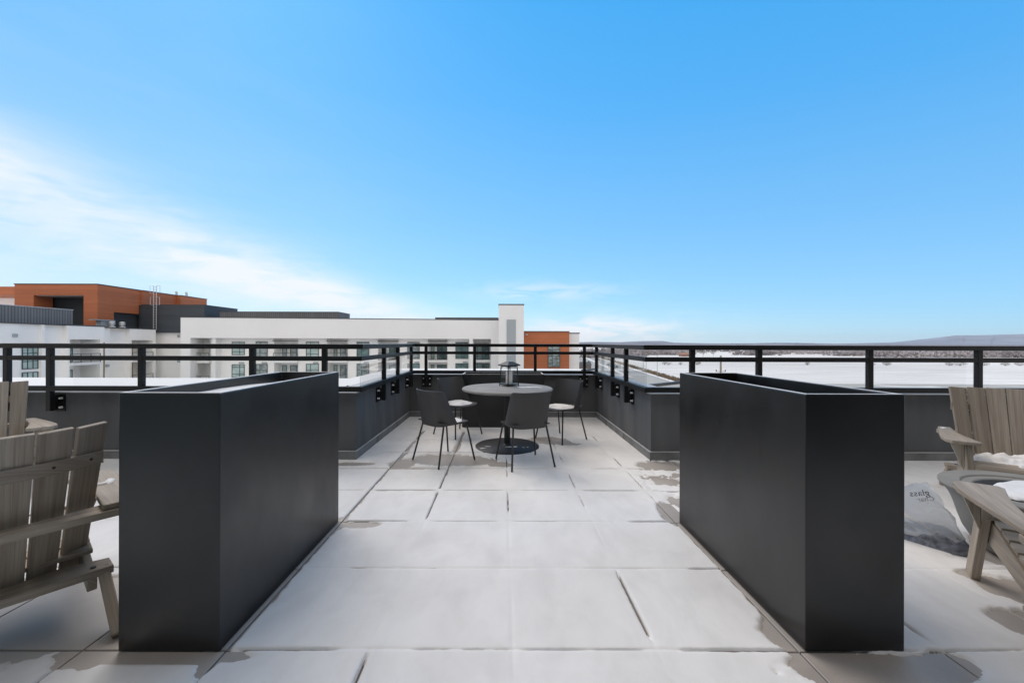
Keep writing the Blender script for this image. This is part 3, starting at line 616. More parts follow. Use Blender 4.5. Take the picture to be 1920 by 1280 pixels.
def pane(x0, y0, x1, y1, ends=''):
    s = MB(); z0, z1 = .82, 1.112
    dx, dy = x1 - x0, y1 - y0; ln = math.hypot(dx, dy); nx, ny = -dy / ln * .005, dx / ln * .005
    for q in (1, -1):
        s.add([(x0 + nx * q, y0 + ny * q, z0), (x1 + nx * q, y1 + ny * q, z0), (x1 + nx * q, y1 + ny * q, z1), (x0 + nx * q, y0 + ny * q, z1)], [(0, 1, 2, 3) if q < 0 else (3, 2, 1, 0)])
    if 'a' in ends: s.add([(x0 + nx, y0 + ny, z0), (x0 - nx, y0 - ny, z0), (x0 - nx, y0 - ny, z1), (x0 + nx, y0 + ny, z1)], [(0, 1, 2, 3)], mi=1)
    if 'b' in ends: s.add([(x1 + nx, y1 + ny, z0), (x1 - nx, y1 - ny, z0), (x1 - nx, y1 - ny, z1), (x1 + nx, y1 + ny, z1)], [(3, 2, 1, 0)], mi=1)
    s.build('glass_panel', [M['glass'], M['glass_edge']], gr)
for a, b in ((-7.57, -6.53), (-6.47, -5.45), (-4.92, -3.98), (-3.92, -2.77), (-2.71, -1.98), (-1.92, LX)): pane(a, FY, b, FY, 'b' if b == LX else '')
for a, b in ((RX, 2.04), (2.10, 2.77), (2.83, 3.98), (4.04, 5.17), (5.23, 6.37)): pane(a, FY, b, FY, 'a' if a == RX else '')
for a, b in ((FY + .01, 5.21), (5.27, 5.90), (5.96, 6.77)): pane(LX, a, LX, b)
for a, b in ((FY + .01, 5.06), (5.12, 5.69), (5.75, 6.67)): pane(RX, a, RX, b)
for a, b in ((-1.5, -1.36), (-1.30, -.52), (-.46, .53), (.59, 1.38), (1.44, 1.54)): pane(a, BY, b, BY)

# ================================================================== PLANTERS
def planter(x0, x1, y0, y1, h, label, group=None, snowf=None, fill=.8, t=.022):
    o = tag(empty('planter', ((x0 + x1) / 2, (y0 + y1) / 2, 0)), label, 'planter', group)
    a, b = (x1 - x0) / 2, (y1 - y0) / 2
    s = MB(); z = .004
    V = [(-a, -b, z), (a, -b, z), (a, b, z), (-a, b, z), (-a, -b, h), (a, -b, h), (a, b, h), (-a, b, h),
         (-a + t, -b + t, h), (a - t, -b + t, h), (a - t, b - t, h), (-a + t, b - t, h), (-a + t, -b + t, fill - .05), (a - t, -b + t, fill - .05), (a - t, b - t, fill - .05), (-a + t, b - t, fill - .05)]
    s.add(V, [(0, 3, 2, 1), (0, 1, 5, 4), (1, 2, 6, 5), (2, 3, 7, 6), (3, 0, 4, 7), (4, 5, 9, 8), (5, 6, 10, 9), (6, 7, 11, 10), (7, 4, 8, 11), (8, 9, 13, 12), (9, 10, 14, 13), (10, 11, 15, 14), (11, 8, 12, 15), (12, 13, 14, 15)])
    s.build('body', M['planter'], o, bevel=.0035)
    s = MB(); e = .004
    for q in ((-a + e, a - e, -b + e, -b + t - e), (-a + e, a - e, b - t + e, b - e), (-a + e, -a + t - e, -b + t - e, b - t + e), (a - t + e, a - e, -b + t - e, b - t + e)): s.b2(*q, h + .0005, h + .0025)
    s.build('frosted_rim', M['frost_glint'], o)
    s = MB(); s.b2(-a + t + .001, a - t - .001, -b + t + .001, b - t - .001, fill - .045, fill - .02); s.build('soil', M['dirt'], o)
    if snowf:
        gx, gy = np.meshgrid(np.linspace(-a + t + .001, a - t - .001, 40), np.linspace(-b + t + .001, b - t - .001, 110))
        gridmesh('snow', gx, gy, snowf(gx, gy, a, b), M['snow'], o)
    return o
G_P = 'tall black metal planter boxes flanking the walkway'
planter(-1.625, -1.196, 1.690, 2.915, 1.095, 'tall black planter box on the left of the walkway, filled with snow', G_P, fill=1.0,
        snowf=lambda x, y, a, b: 1.052 + .008 * fbm(x * 4, y * 3 + 3, 3) + .022 * sstep(-.05, a, x) - .02 * sstep(-.2, .6, y))
planter(1.290, 1.712, 1.700, 2.915, 1.095, 'tall black planter box on the right of the walkway, nearly empty inside', G_P, fill=.72)
planter(-.625, .635, 6.13, 6.56, .825, 'low charcoal planter box against the back wall behind the round table', fill=.6)

# ================================================================== TABLE + LANTERN
tb_ = tag(empty('round_table', (.057, 5.04, 0)), 'round charcoal metal pedestal table with flecks of snow on top', 'table')
s = MB(); s.lathe([(.05, .712), (.545, .712), (.562, .718), (.570, .730), (.566, .742), (.556, .747), (.05, .748), (0.001, .748)], n=96, cap=False); smooth_angle(s.build('tabletop', M['tabletop'], tb_), 50)
s = MB(); s.lathe([(.038, .018), (.038, .712)], n=32); smooth_angle(s.build('column', M['tablebase'], tb_))
s = MB(); s.lathe([(.40, .004), (.40, .016), (.392, .021), (.06, .024), (.045, .04), (.0385, .045)], n=96); smooth_angle(s.build('base', M['tablebase'], tb_))
def blob(name, pts, parent, z, m=M['snow'], seed=0, res=26):
    """snow lumps: pts (x, y, rx, ry, h)"""
    s = MB()
    for i, (x, y, rx, ry, h) in enumerate(pts):
        vs_ = []; n = 18; rings = 5
        for j in range(rings):
            f_ = j / (rings - 1); rr = math.cos(f_ * math.pi / 2) if j < rings - 1 else .02
            for k in range(n):
                a = 2 * math.pi * k / n; w_ = 1 + .28 * math.sin(2 * a + i * 1.7 + seed) + .16 * math.sin(5 * a + i * 3.1) + .08 * math.sin(9 * a + seed)
                vs_.append((x + rx * rr * w_ * math.cos(a), y + ry * rr * w_ * math.sin(a), z + h * math.sin(f_ * math.pi / 2)))
        fs = [(j * n + k, j * n + (k + 1) % n, (j + 1) * n + (k + 1) % n, (j + 1) * n + k) for j in range(rings - 1) for k in range(n)]
        fs.append(tuple((rings - 1) * n + k for k in range(n))); s.add(vs_, fs)
    return s.build(name, m, parent, smooth=True)
blob('snow', [(.25, .0, .10, .05, .007), (.35, .02, .06, .03, .006), (.42, -.03, .025, .012, .004), (.17, .02, .05, .035, .006)], tb_, .7485)
blob('snow', [(-.30, -.17, .035, .02, .004), (-.24, -.08, .03, .015, .004), (.04, -.10, .06, .014, .004), (.10, -.09, .03, .02, .004), (.2, -.12, .012, .01, .003), (.25, -.11, .01, .01, .003)], tb_, .0235)

ln = tag(empty('lantern', (.082, 5.23, .7485), R(38)), 'small black metal lantern with white candle standing on the round table', 'lantern')
s = MB(); a0, a1 = .088, .074
s.b2(-a0, a0, -a0, a0, .012, .026)
for q in ((-1, -1), (1, -1), (1, 1), (-1, 1)):
    s.beam((q[0] * a0, q[1] * a0, 0), (q[0] * a1, q[1] * a1, .262), .012, .012)
for i, q in enumerate(((-1, -1), (1, -1), (1, 1), (-1, 1))):
    r2 = ((-1, -1), (1, -1), (1, 1), (-1, 1))[(i + 1) % 4]
    s.beam((q[0] * a1, q[1] * a1, .256), (r2[0] * a1, r2[1] * a1, .256), .010, .010)
    s.tube([(q[0] * .078, q[1] * .078, .215), (q[0] * .07 + (r2[0] - q[0]) * .01, q[1] * .07 + (r2[1] - q[1]) * .01, .243), (q[0] * .074 + (r2[0] - q[0]) * .02, q[1] * .074 + (r2[1] - q[1]) * .02, .252)], .003, 5)
s.build('frame', M['black'], ln, bevel=.0015)
s = MB(); e0, e1 = .105, .035
s.add([(-e0, -e0, .262), (e0, -e0, .262), (e0, e0, .262), (-e0, e0, .262), (-e0, -e0, .274), (e0, -e0, .274), (e0, e0, .274), (-e0, e0, .274), (-e1, -e1, .316), (e1, -e1, .316), (e1, e1, .316), (-e1, e1, .316)],
      [(3, 2, 1, 0), (0, 1, 5, 4), (1, 2, 6, 5), (2, 3, 7, 6), (3, 0, 4, 7), (4, 5, 9, 8), (5, 6, 10, 9), (6, 7, 11, 10), (7, 4, 8, 11), (8, 9, 10, 11)])
s.build('roof', M['black'], ln, bevel=.002)
s = MB(); s.add([(e0 - .008, -e0 + .012, .2765), (e0 - .008, e0 - .012, .2765), (e1 + .004, e1 - .004, .3165), (e1 + .004, -e1 + .004, .3165), (e0 - .004, -e0 + .012, .2815), (e0 - .004, e0 - .012, .2815), (e1 + .006, e1 - .004, .3215), (e1 + .006, -e1 + .004, .3215)],
             [(0, 1, 5, 4), (1, 2, 6, 5), (2, 3, 7, 6), (3, 0, 4, 7), (4, 5, 6, 7)]); s.build('snow', M['snow'], ln)
s = MB()
for q, r2 in (((-1, -1), (1, -1)), ((1, -1), (1, 1)), ((1, 1), (-1, 1)), ((-1, 1), (-1, -1))):
    s.add([(q[0] * a0 * .95, q[1] * a0 * .95, .028), (r2[0] * a0 * .95, r2[1] * a0 * .95, .028), (r2[0] * a1 * .95, r2[1] * a1 * .95, .25), (q[0] * a1 * .95, q[1] * a1 * .95, .25)], [(0, 1, 2, 3)])
s.build('glass', glass('lantern_glass', (.97, .98, .98)), ln)
cn = tag(empty('candle', (.082, 5.23, .7745)), 'white pillar candle inside the black lantern', 'candle')
s = MB(); s.lathe([(.042, 0), (.043, .004), (.043, .160), (.040, .166), (.03, .158), (.002, .156)], n=32); smooth_angle(s.build('wax', M['candle'], cn), 40)
s = MB(); s.tube([(0, 0, .155), (.002, .001, .172)], .0018, 5); s.build('wick', M['black'], cn)

# ================================================================== DINING CHAIRS
def dining_chair(label):
    o = tag(empty('dining_chair'), label, 'chair', 'charcoal plastic chairs round the table')
    # wrapped backrest
    nu, nv = 25, 13; s = MB(); out_, in_ = [], []
    for j in range(nv):
        v = j / (nv - 1); z = .418 + .394 * v - (1 - v) ** 3 * .0
        half = R(68) * (1 - .0 * v); rx = .232 - .012 * v
        fwd = .20 - .085 * v          # how far the wings reach forward
        yb = -.205 - .070 * v
        for i in range(nu):
            u = -1 + 2 * i / (nu - 1)
            au = abs(u); x = rx * math.copysign(min(1, 1 - (1 - au) ** 1.9), u)
            y = yb + fwd * au ** 2.9
            zz = z - (.012 * (1 - au ** 2)) * v - .03 * (au ** 8) * v + (1 - v) ** 2 * .030 * au ** 3
            out_.append((x, y, zz)); in_.append((x * .972, y + .010, zz + .001))
    n = nu * nv; vs_ = out_ + in_; fs = []
    for j in range(nv - 1):
        for i in range(nu - 1):
            a = j * nu + i; fs.append((a, a + 1, a + nu + 1, a + nu)); fs.append((n + a, n + a + nu, n + a + nu + 1, n + a + 1))
    bd = [i for i in range(nu)] + [j * nu + nu - 1 for j in range(1, nv)] + [(nv - 1) * nu + i for i in range(nu - 2, -1, -1)] + [j * nu for j in range(nv - 2, 0, -1)]
    for k in range(len(bd)): a, b = bd[k], bd[(k + 1) % len(bd)]; fs.append((a, n + a, n + b, b))
    s.add(vs_, fs); smooth_angle(s.build('backrest', M['plastic'], o), 50)
    # seat pan: dished slab with rounded front corners
    nx_, ny_ = 21, 21; top, bot = [], []
    for j in range(ny_):
        v = j / (ny_ - 1); y = -.205 + .435 * v
        wv = .226 if v < .72 else .226 * math.sqrt(max(0, 1 - ((v - .72) / .295) ** 2.6)) + .0
        if v < .2: wv *= .90 + .10 * (v / .2) ** .5
        for i in range(nx_):
            u = -1 + 2 * i / (nx_ - 1); x = wv * u
            z = .452 - .010 * (1 - u * u) * math.sin(math.pi * min(1, v * 1.05)) - .016 * max(0, v - .85) / .15 + .018 * max(0, .2 - v) / .2
            top.append((x, y, z)); bot.append((x * .985, y, z - .013))
    n = nx_ * ny_; fs = []
    for j in range(ny_ - 1):
        for i in range(nx_ - 1):
            a = j * nx_ + i; fs.append((a, a + 1, a + nx_ + 1, a + nx_)); fs.append((n + a, n + a + nx_, n + a + nx_ + 1, n + a + 1))
    bd = [i for i in range(nx_)] + [j * nx_ + nx_ - 1 for j in range(1, ny_)] + [(ny_ - 1) * nx_ + i for i in range(nx_ - 2, -1, -1)] + [j * nx_ for j in range(ny_ - 2, 0, -1)]
    for k in range(len(bd)): a, b = bd[k], bd[(k + 1) % len(bd)]; fs.append((a, n + a, n + b, b))
    s = MB(); s.add(top + bot, fs); smooth_angle(s.build('seat', M['plastic'], o), 50)
    c = [(-.19, -.150), (.19, -.150), (.185, .165), (-.185, .165)]; f2 = [(-.242, -.250), (.242, -.250), (.242, .238), (-.242, .238)]
    s = MB(); zt = .432
    for i in range(4): s.tube([(*c[i], zt), (*c[(i + 1) % 4], zt)], .0075, 8)
    s.build('seat_frame', M['leg'], o, smooth=True)
    for (a, b), (p, q) in zip(c, f2):
        l = MB().tube([(a, b, zt), (a + (p - a) * .05, b + (q - b) * .05, zt - .03), (p, q, .012)], .0100, 10).build('leg', M['leg'], o, smooth=True)
    return o
def seat_snow(o, amt=.030, bias=(0, 0), seed=0, wid=1.0, y0=-.17, y1=.19):
    gx, gy = np.meshgrid(np.linspace(-.205 * wid, .205 * wid, 44), np.linspace(y0, y1, 44))
    cx, cy = gx / (.20 * wid), (gy - (y0 + y1) / 2) / ((y1 - y0) / 2)
    q = (np.abs(cx) ** 3.2 + np.abs(cy) ** 3.2) ** (1 / 3.2) + .14 * fbm(gx * 9 + seed, gy * 9, 3)
    h = amt * sstep(1.0, .55, q) * (.75 + .5 * fbm(gx * 5 + seed, gy * 5 + 2, 3) + bias[0] * cx * .4 + bias[1] * cy * .4)
    z = .452 - .010 * (1 - (gx / .226) ** 2) * np.sin(np.pi * np.clip((gy + .205) / .435 * 1.05, 0, 1)) + .018 * np.clip(.2 - (gy + .205) / .435, 0, 1) / .2
    keep = h > .0008
    gridmesh('snow', gx, gy, z - .002 + h, M['snow'], o, keep=keep)
dc = dining_chair('charcoal chair with its back to the viewer, left front of the table')
place = [(-.650, 4.440, (.70, .70), 'charcoal plastic chair left front of the round table, its back turned to the camera'),
         (.235, 4.335, (-.345, .94), 'charcoal plastic chair nearest the camera, its back overlapping the tabletop edge'),
         (-.635, 5.680, (.72, -.69), 'charcoal plastic chair at the far left of the table, snow heaped on its seat'),
         (.785, 5.410, (-.77, -.64), 'charcoal plastic chair at the far right of the table, snow on its seat')]
chs = []
for i, (x, y, f_, lb) in enumerate(place):
    o = dc if i == 0 else copy_tree(dc); o.location = (x, y, 0); o.rotation_euler = (0, 0, math.atan2(-f_[0], f_[1])); o['label'] = lb; chs.append(o)
seat_snow(chs[0], .030, (.2, .1), 1); seat_snow(chs[1], .016, (0, 0), 5); seat_snow(chs[2], .045, (-.1, -.5), 9); seat_snow(chs[3], .040, (.1, .2), 14)

# ================================================================== ADIRONDACK CHAIRS
def adirondack(label):
    o = tag(empty('adirondack_chair'), label, 'lounge chair', 'weathered grey-brown adirondack chairs')
    W = M['wood']; bv = .004
    # facing +y, origin on the floor below the arm fronts. stringers (rear legs)
    for sg in (-1, 1):
        s = MB(); x = sg * .295
        prof = [(-.02, .385), (.02, .355), (.02, .25), (-.635, .150), (-.645, .213), (-.56, .235)]
        # prism in the yz-plane
        m3 = Matrix(((0, 0, 1), (1, 0, 0), (0, 1, 0)))
        s.prism(prof, x - .017, x + .017, rot=m3, grain=0); s.build('side_rail', W, o, bevel=bv)
        s = MB(); s.beam((sg * .352, -.842, .0), (sg * .338, -.600, .222), .042, .085, up=(0, 1, .6)); s.build('rear_leg', W, o, bevel=bv)
        s = MB(); s.beam((sg * .335, .135, .0), (sg * .335, -.075, .532), .038, .085, up=(0, 1, .3)); s.build('front_leg', W, o, bevel=bv)
        s = MB(); m3 = Matrix(((1, 0, 0), (0, 0, 1), (0, 1, 0)))
        s.prism([(sg * .355, .532), (sg * .43, .532), (sg * .36, .33), (sg * .355, .33)] if sg > 0 else [(sg * .355, .532), (sg * .355, .33), (sg * .36, .33), (sg * .43, .532)], -.062, -.040, rot=m3); s.build('arm_bracket', W, o, bevel=.002)
        s = MB()
        pl = [(.425, .0), (.455, -.045), (.462, -.16), (.448, -.32), (.425, -.50), (.40, -.70), (.385, -.715), (.325, -.715), (.318, -.70), (.325, -.50), (.315, -.32), (.29, -.17), (.262, -.03), (.275, .0)]
        pl = [(sg * a, b) for a, b in pl]
        if sg < 0: pl = pl[::-1]
        s.prism(pl, .534, .560); s.build('armrest', W, o, bevel=.005)
    # seat slats, gently scooped
    s = MB(); zz = [(.030, .350, -1.05), (-.030, .392, -.25), (-.122, .384, .12), (-.214, .365, .2), (-.306, .343, .22), (-.398, .322, .2), (-.482, .30, .15)]
    for y, z, an in zz:
        s.box((0, y, z), (.665 if y > -.1 else .625, .083, .022), rot=Matrix.Rotation(an, 3, 'X'), grain=0)
    s.build('seat', W, o, bevel=.0035)
    # concave fan back: six slats, each turned to follow the curve
    s = MB(); n = 6; wt, wb = .112, .094
    def arc(x, y0): return y0 + .95 * x * x      # curve of the back in plan
    for i in range(n):
        u = i - (n - 1) / 2
        xb, xt = u * .099, u * .117
        B = Vector((xb, arc(xb, -.505), .215)); Tp = Vector((xt, arc(xt, -.735), .928 + .0 * abs(u)))
        up = (Tp - B).normalized(); tang = Vector((1, 2 * .95 * (xb + xt) / 2, 0)).normalized(); nn = tang.cross(up).normalized(); tang = up.cross(nn).normalized()
        th = .011; vs_ = []
        for P_, w_ in ((B, wb), (Tp, wt)):
            for a in (-1, 1):
                for b in (-1, 1): vs_.append(P_ + tang * a * w_ / 2 + nn * b * th)
        Lg = (Tp - B).length; ou, ov = rnd.random() * 40, rnd.random() * 40
        fs = [(0, 2, 3, 1), (4, 5, 7, 6), (0, 1, 5, 4), (2, 6, 7, 3), (0, 4, 6, 2), (1, 3, 7, 5)]
        uv = lambda k: (ou + (Lg if k >= 4 else 0), ov + ((k >> 1) & 1) * .11 + (k & 1) * .02)
        s.add(vs_, fs, [[uv(k) for k in f] for f in fs])
    s.build('backrest', W, o, bevel=.004)
    # curved rear braces
    def brace(z, y0, half, w, h, name, lift=0, curve=.95):
        s = MB(); k = 14; vs_ = []
        for i in range(k + 1):
            x = -half + 2 * half * i / k; y = y0 + curve * x * x; tl = 0
            for a, b in ((0, 0), (-w, 0), (-w, h), (0, h)): vs_.append((x, y + a, z + b + lift * (x / half) ** 2))
        fs = [(i * 4 + j, (i + 1) * 4 + j, (i + 1) * 4 + (j + 1) % 4, i * 4 + (j + 1) % 4) for i in range(k) for j in range(4)] + [(3, 2, 1, 0), (k * 4, k * 4 + 1, k * 4 + 2, k * 4 + 3)]
        ou = rnd.random() * 40
        s.add(vs_, fs, [[(vs_[q][0] + ou, vs_[q][1] + vs_[q][2]) for q in f] for f in fs]); s.build(name, W, o, bevel=.003)
    brace(.735, -.689, .335, .030, .058, 'back_brace')
    s = MB(); s.prism([(-.405, -.73), (.405, -.73), (.405, -.675), (.33, -.60), (.2, -.628), (0, -.645), (-.2, -.628), (-.33, -.60), (-.405, -.675)], .500, .533, grain=0); s.build('arm_rail', W, o, bevel=.003)
    s = MB(); s.prism([(-.365, -.66), (.365, -.66), (.365, -.55), (.2, -.505), (0, -.535), (-.2, -.505), (-.365, -.55)], .215, .25, grain=0); s.build('seat_rail', W, o, bevel=.003)
    for sg in (-1, 1):
        MB().tube([(sg * .30, -.62, .2495), (sg * .30, -.62, .2535)], .011, 14).build('bolt', M['leg'], o)
    for x in (-.29, -.17, .17, .29):
        y = -.689 + .95 * x * x - .030
        MB().tube([(x, y + .004, .766), (x, y - .0025, .766)], .006, 10).build('bolt', M['leg'], o)
    return o
ad = adirondack('x')
def put(o, x, y, f_, label):
    o.location = (x, y, 0); o.rotation_euler = (0, 0, math.atan2(-f_[0], f_[1])); o['label'] = label; return o
a1 = put(ad, -2.60, 2.01, (-.80, .60), 'adirondack chair seen from behind, next to the left planter')
a2 = put(copy_tree(ad), -4.25, 3.22, (.83, -.56), 'adirondack chair facing us by the left parapet wall, cut off by the photo edge')
a3 = put(copy_tree(ad), 3.845, 2.855, (-.63, -.777), 'adirondack chair facing us behind the fire bowl, snow on its seat')
a4 = put(copy_tree(ad), 2.853, 1.955, (.588, .809), 'adirondack chair in the right foreground, only its left arm, legs and seat in view')
def asnow(o, seed, amt, y0=-.44, y1=.0, hx=.29, bias=0):
    gx, gy = np.meshgrid(np.linspace(-hx, hx, 60), np.linspace(y0, y1, 46))
    cx, cy = gx / hx, (gy - (y0 + y1) / 2) / ((y1 - y0) / 2)
    q = (np.abs(cx) ** 4 + np.abs(cy) ** 4) ** .25 + .30 * fbm(gx * 9 + seed, gy * 9, 4, .65)
    h = amt * sstep(1.0, .7, q) * (.55 + .9 * np.abs(fbm(gx * 7 + seed, gy * 7 + 2, 4)) + .5 * fbm(gx * 3, gy * 3, 2) + bias * -cy * .55)
    zs = np.interp(-gy, [-.03, .03, .122, .214, .306, .398, .482], [.36, .403, .395, .376, .354, .333, .31])
    gridmesh('snow', gx, gy, zs - .004 + np.maximum(h, 0), M['snow'], o, keep=h > .002)
asnow(a3, 3, .085, bias=1.0); asnow(a1, 8, .03); asnow(a2, 12, .03)
blob('snow', [(-.05, -.20, .05, .03, .012), (.02, -.23, .03, .02, .01)], a4, .388)
blob('snow', [(.405, -.30, .02, .05, .010), (.37, -.33, .03, .02, .01)], a1, .5605)
blob('snow', [(.375, -.62, .02, .03, .006)], a3, .5605)

# ================================================================== FIRE BOWL
fb = tag(empty('fire_bowl', (3.33, 2.42, 0)), 'round grey concrete fire bowl with snow piled in its centre', 'fire pit')
s = MB()
s.lathe([(.24, .004), (.28, .010), (.305, .03), (.335, .07), (.362, .12), (.384, .19), (.402, .26), (.420, .315), (.440, .35), (.462, .374), (.472, .386), (.474, .395), (.469, .402), (.372, .402), (.366, .398), (.362, .392), (.318, .392), (.312, .386), (.305, .33), (.02, .33)], n=96, cap=True)
smooth_angle(s.build('bowl', M['concrete'], fb), 30)
s = MB(); s.lathe([(.3115, .384), (.303, .334), (.01, .334)], n=64, cap=False); s.build('burner_tray', M['bowl_in'], fb)
aa, rr_ = np.meshgrid(np.linspace(0, 2 * np.pi, 90), np.linspace(.0, .345, 34))
gx, gy = rr_ * np.cos(aa), rr_ * np.sin(aa)
edge_ = .335 + .05 * fbm(gx * 4, gy * 4, 3) - .085 * sstep(.05, .30, gy - .35 * gx)
hz = .336 + .082 * sstep(edge_ + .01, edge_ - .10, rr_) + .012 * fbm(gx * 6, gy * 6, 3)
gridmesh('snow', gx, gy, hz, M['snow'], fb)
blob('snow', [(-.38, -.02, .05, .035, .012), (-.33, .03, .06, .03, .014), (-.30, -.06, .05, .04, .014)], fb, .4)

# ================================================================== PLASTIC BAG of crushed glass
bagp = tag(empty('plastic_bag', (2.795, 2.655, 0)), 'clear plastic bag of grey crushed glass slumped against the fire bowl', 'bag')
# contents: lumpy slab
ang = np.linspace(0, 2 * np.pi, 73); vr = np.linspace(0, 1, 15); A_, V_ = np.meshgrid(ang, vr)
def lump(scale, zadd=0):
    rx, ry = .215 * scale, .110 * scale
    rad = np.cos(V_ * np.pi / 2) ** .55
    x = rx * rad * np.cos(A_); y = ry * rad * np.sin(A_)
    wob = 1 + .10 * fbm(np.cos(A_) * 2 + 3, np.sin(A_) * 2 + V_ * 2, 3)
    z = (.105 + zadd) * np.sin(V_ * np.pi / 2) * (1 + .35 * np.cos(A_) * .4) * (1 + .25 * fbm(np.cos(A_) * 3, np.sin(A_) * 3 + V_ * 3, 3))
    x, y = x * wob, y * wob
    c, s_ = math.cos(R(-62)), math.sin(R(-62))
    return x * c - y * s_, x * s_ + y * c, z + .006
X1, Y1, Z1 = lump(1.0); gridmesh('contents', X1, Y1, Z1, M['crush'], bagp)
# film: base ring round the contents, drawn up to a ridge that leans on the bowl
nr = 34; film_v = []; Xf = np.zeros((nr, 73)); Yf = Xf.copy(); Zf = Xf.copy()
bx, by, _ = lump(.86)
bx, by = bx[0], by[0]
ridge0, ridge1 = np.array((-.24, .13)), np.array((.045, -.03))
t_ = (np.cos(ang - R(62)) + 1) / 2
for j in range(nr):
    f_ = j / (nr - 1); e_ = f_ ** .9
    tx = ridge0[0] + (ridge1[0] - ridge0[0]) * t_; ty = ridge0[1] + (ridge1[1] - ridge0[1]) * t_
    bul = math.sin(f_ * math.pi) * .03
    cx = bx * (1 - e_) + tx * e_; cy = by * (1 - e_) + ty * e_
    crease = .050 * fbm(ang * 0 + np.cos(ang) * 2.5 + f_ * 1.5, np.sin(ang) * 2.5 + f_ * 3, 3) * math.sin(f_ * math.pi) * 1.4
    Xf[j] = cx + np.cos(ang) * (bul + crease); Yf[j] = cy + np.sin(ang) * (bul * .5 + crease)
    top = .29 + .10 * t_ ** 1.5
    Zf[j] = .062 + .03 * np.cos(ang * 2) + (top - .062) * f_ + .012 * fbm(np.cos(ang) * 3, np.sin(ang) * 3 + f_ * 4, 2) * f_
sl_ = slice(34, 73); Xf, Yf, Zf = (np.concatenate([q[:, 34:72], q[:, :6]], 1) for q in (Xf, Yf, Zf)); gridmesh('film', Xf, Yf, Zf, M['film'], bagp)
def text_mesh(txt, size, name, m, parent, mw, mirror=False):
    cu = bpy.data.curves.new(name, 'FONT'); cu.body = txt; cu.size = size; cu.resolution_u = 3; cu.extrude = .0003
    to = bpy.data.objects.new(name, cu); col.objects.link(to); bpy.context.view_layer.update()
    me = bpy.data.meshes.new_from_object(to.evaluated_get(bpy.context.evaluated_depsgraph_get()))
    bpy.data.objects.remove(to)
    if mirror: me.transform(Matrix.Scale(-1, 4, (1, 0, 0)))
    me.transform(mw); me.materials.clear(); me.materials.append(m)
    o = bpy.data.objects.new(name, me); col.objects.link(o); o.parent = parent; return o
from mathutils.bvhtree import BVHTree
film_o = [o for o in bagp.children if o.name.startswith('film')][0]
bvh = BVHTree.FromPolygons([v.co.copy() for v in film_o.data.vertices], [tuple(p.vertices) for p in film_o.data.polygons])
def lay_on_film(o):
    dv = Vector((.72, .69, 0)).normalized()
    for v in o.data.vertices:
        h = bvh.ray_cast(v.co - dv * .6, dv)
        if h[0] is not None: v.co = h[0] - dv * .0025
base_m = Matrix.Translation((.026, -.020, .318)) @ Matrix.Rotation(R(-44), 4, 'Z') @ Matrix.Rotation(R(90), 4, 'X') @ Matrix.Rotation(R(15), 4, 'Z')
lay_on_film(text_mesh('glass', .052, 'lettering', M['print'], bagp, base_m, mirror=True))
lay_on_film(text_mesh('Char', .040, 'lettering', mat('bag_print_faint', (.3, .3, .31), .7), bagp, base_m @ Matrix.Translation((.014, -.034, 0)), mirror=True))

# ================================================================== OPPOSITE BUILDINGS
class Facade:
    """wall line from A along unit direction D; n = outward normal; u along, w outward"""
    def __init__(s, A, D, n): s.A = Vector((*A, 0)); s.D = Vector((*D, 0)).normalized(); s.n = Vector((*n, 0)).normalized(); s.R3 = Matrix((s.D, -s.n, Vector((0, 0, 1)))).transposed()
    def p(s, u, w, z): return s.A + s.D * u + s.n * w + Vector((0, 0, z))
    def box(s, mb, u0, u1, w0, w1, z0, z1, **k): mb.box(s.p((u0 + u1) / 2, (w0 + w1) / 2, (z0 + z1) / 2), (abs(u1 - u0), abs(w1 - w0), abs(z1 - z0)), rot=s.R3, **k)
    def window(s, parent, u0, u1, z0, z1, w, m, vert=(), horiz=(), fr=.07):
        f_ = MB(); d0, d1 = w + .006, w + .075
        s.box(f_, u0, u1, d0, d1, z0, z0 + fr); s.box(f_, u0, u1, d0, d1, z1 - fr, z1)
        s.box(f_, u0, u0 + fr, d0, d1, z0 + fr, z1 - fr); s.box(f_, u1 - fr, u1, d0, d1, z0 + fr, z1 - fr)
        for v in vert: c = u0 + (u1 - u0) * v; s.box(f_, c - fr / 2, c + fr / 2, d0, d1 - .01, z0 + fr, z1 - fr)
        for h in horiz: c = z0 + (z1 - z0) * h; s.box(f_, u0 + fr, u1 - fr, d0, d1 - .02, c - fr / 2, c + fr / 2)
        o = f_.build('window', M['frame'], parent)
        g_ = MB(); s.box(g_, u0 + fr * .5, u1 - fr * .5, w + .004, w + .03, z0 + fr * .5, z1 - fr * .5); g_.build('pane', m, o)
        return o
    def balcony(s, parent, u0, u1, w0, w1, z, rail=True, solid=False):
        m = MB(); s.box(m, u0, u1, w0, w1, z - .30, z); o = m.build('balcony', M['white_wall'], parent)
        if rail:
            m = MB(); s.box(m, u0, u1, w1 - .06, w1 - .02, z + .98, z + 1.04); s.box(m, u0, u1, w1 - .05, w1 - .03, z + .08, z + .12)
            k = max(2, int((u1 - u0) / 1.1) + 1)
            for i in range(k): c = u0 + .03 + (u1 - u0 - .06) * i / (k - 1); s.box(m, c - .025, c + .025, w1 - .065, w1 - .015, z, z + 1.0)
            m.build('balcony_rail', M['frame'], o)
            m = MB(); s.box(m, u0 + .05, u1 - .05, w1 - .045, w1 - .035, z + .12, z + .98); m.build('balcony_glass', M['glass'], o)
        return o
def px_on(F, px, w=0):
    """u on facade F hit by the level ray at pixel column px (used once to read positions off the photo)"""
    t = (px - 943) / FPX; A = F.A + F.n * w
    return (t * A.y - A.x) / (F.D.x - t * F.D.y)

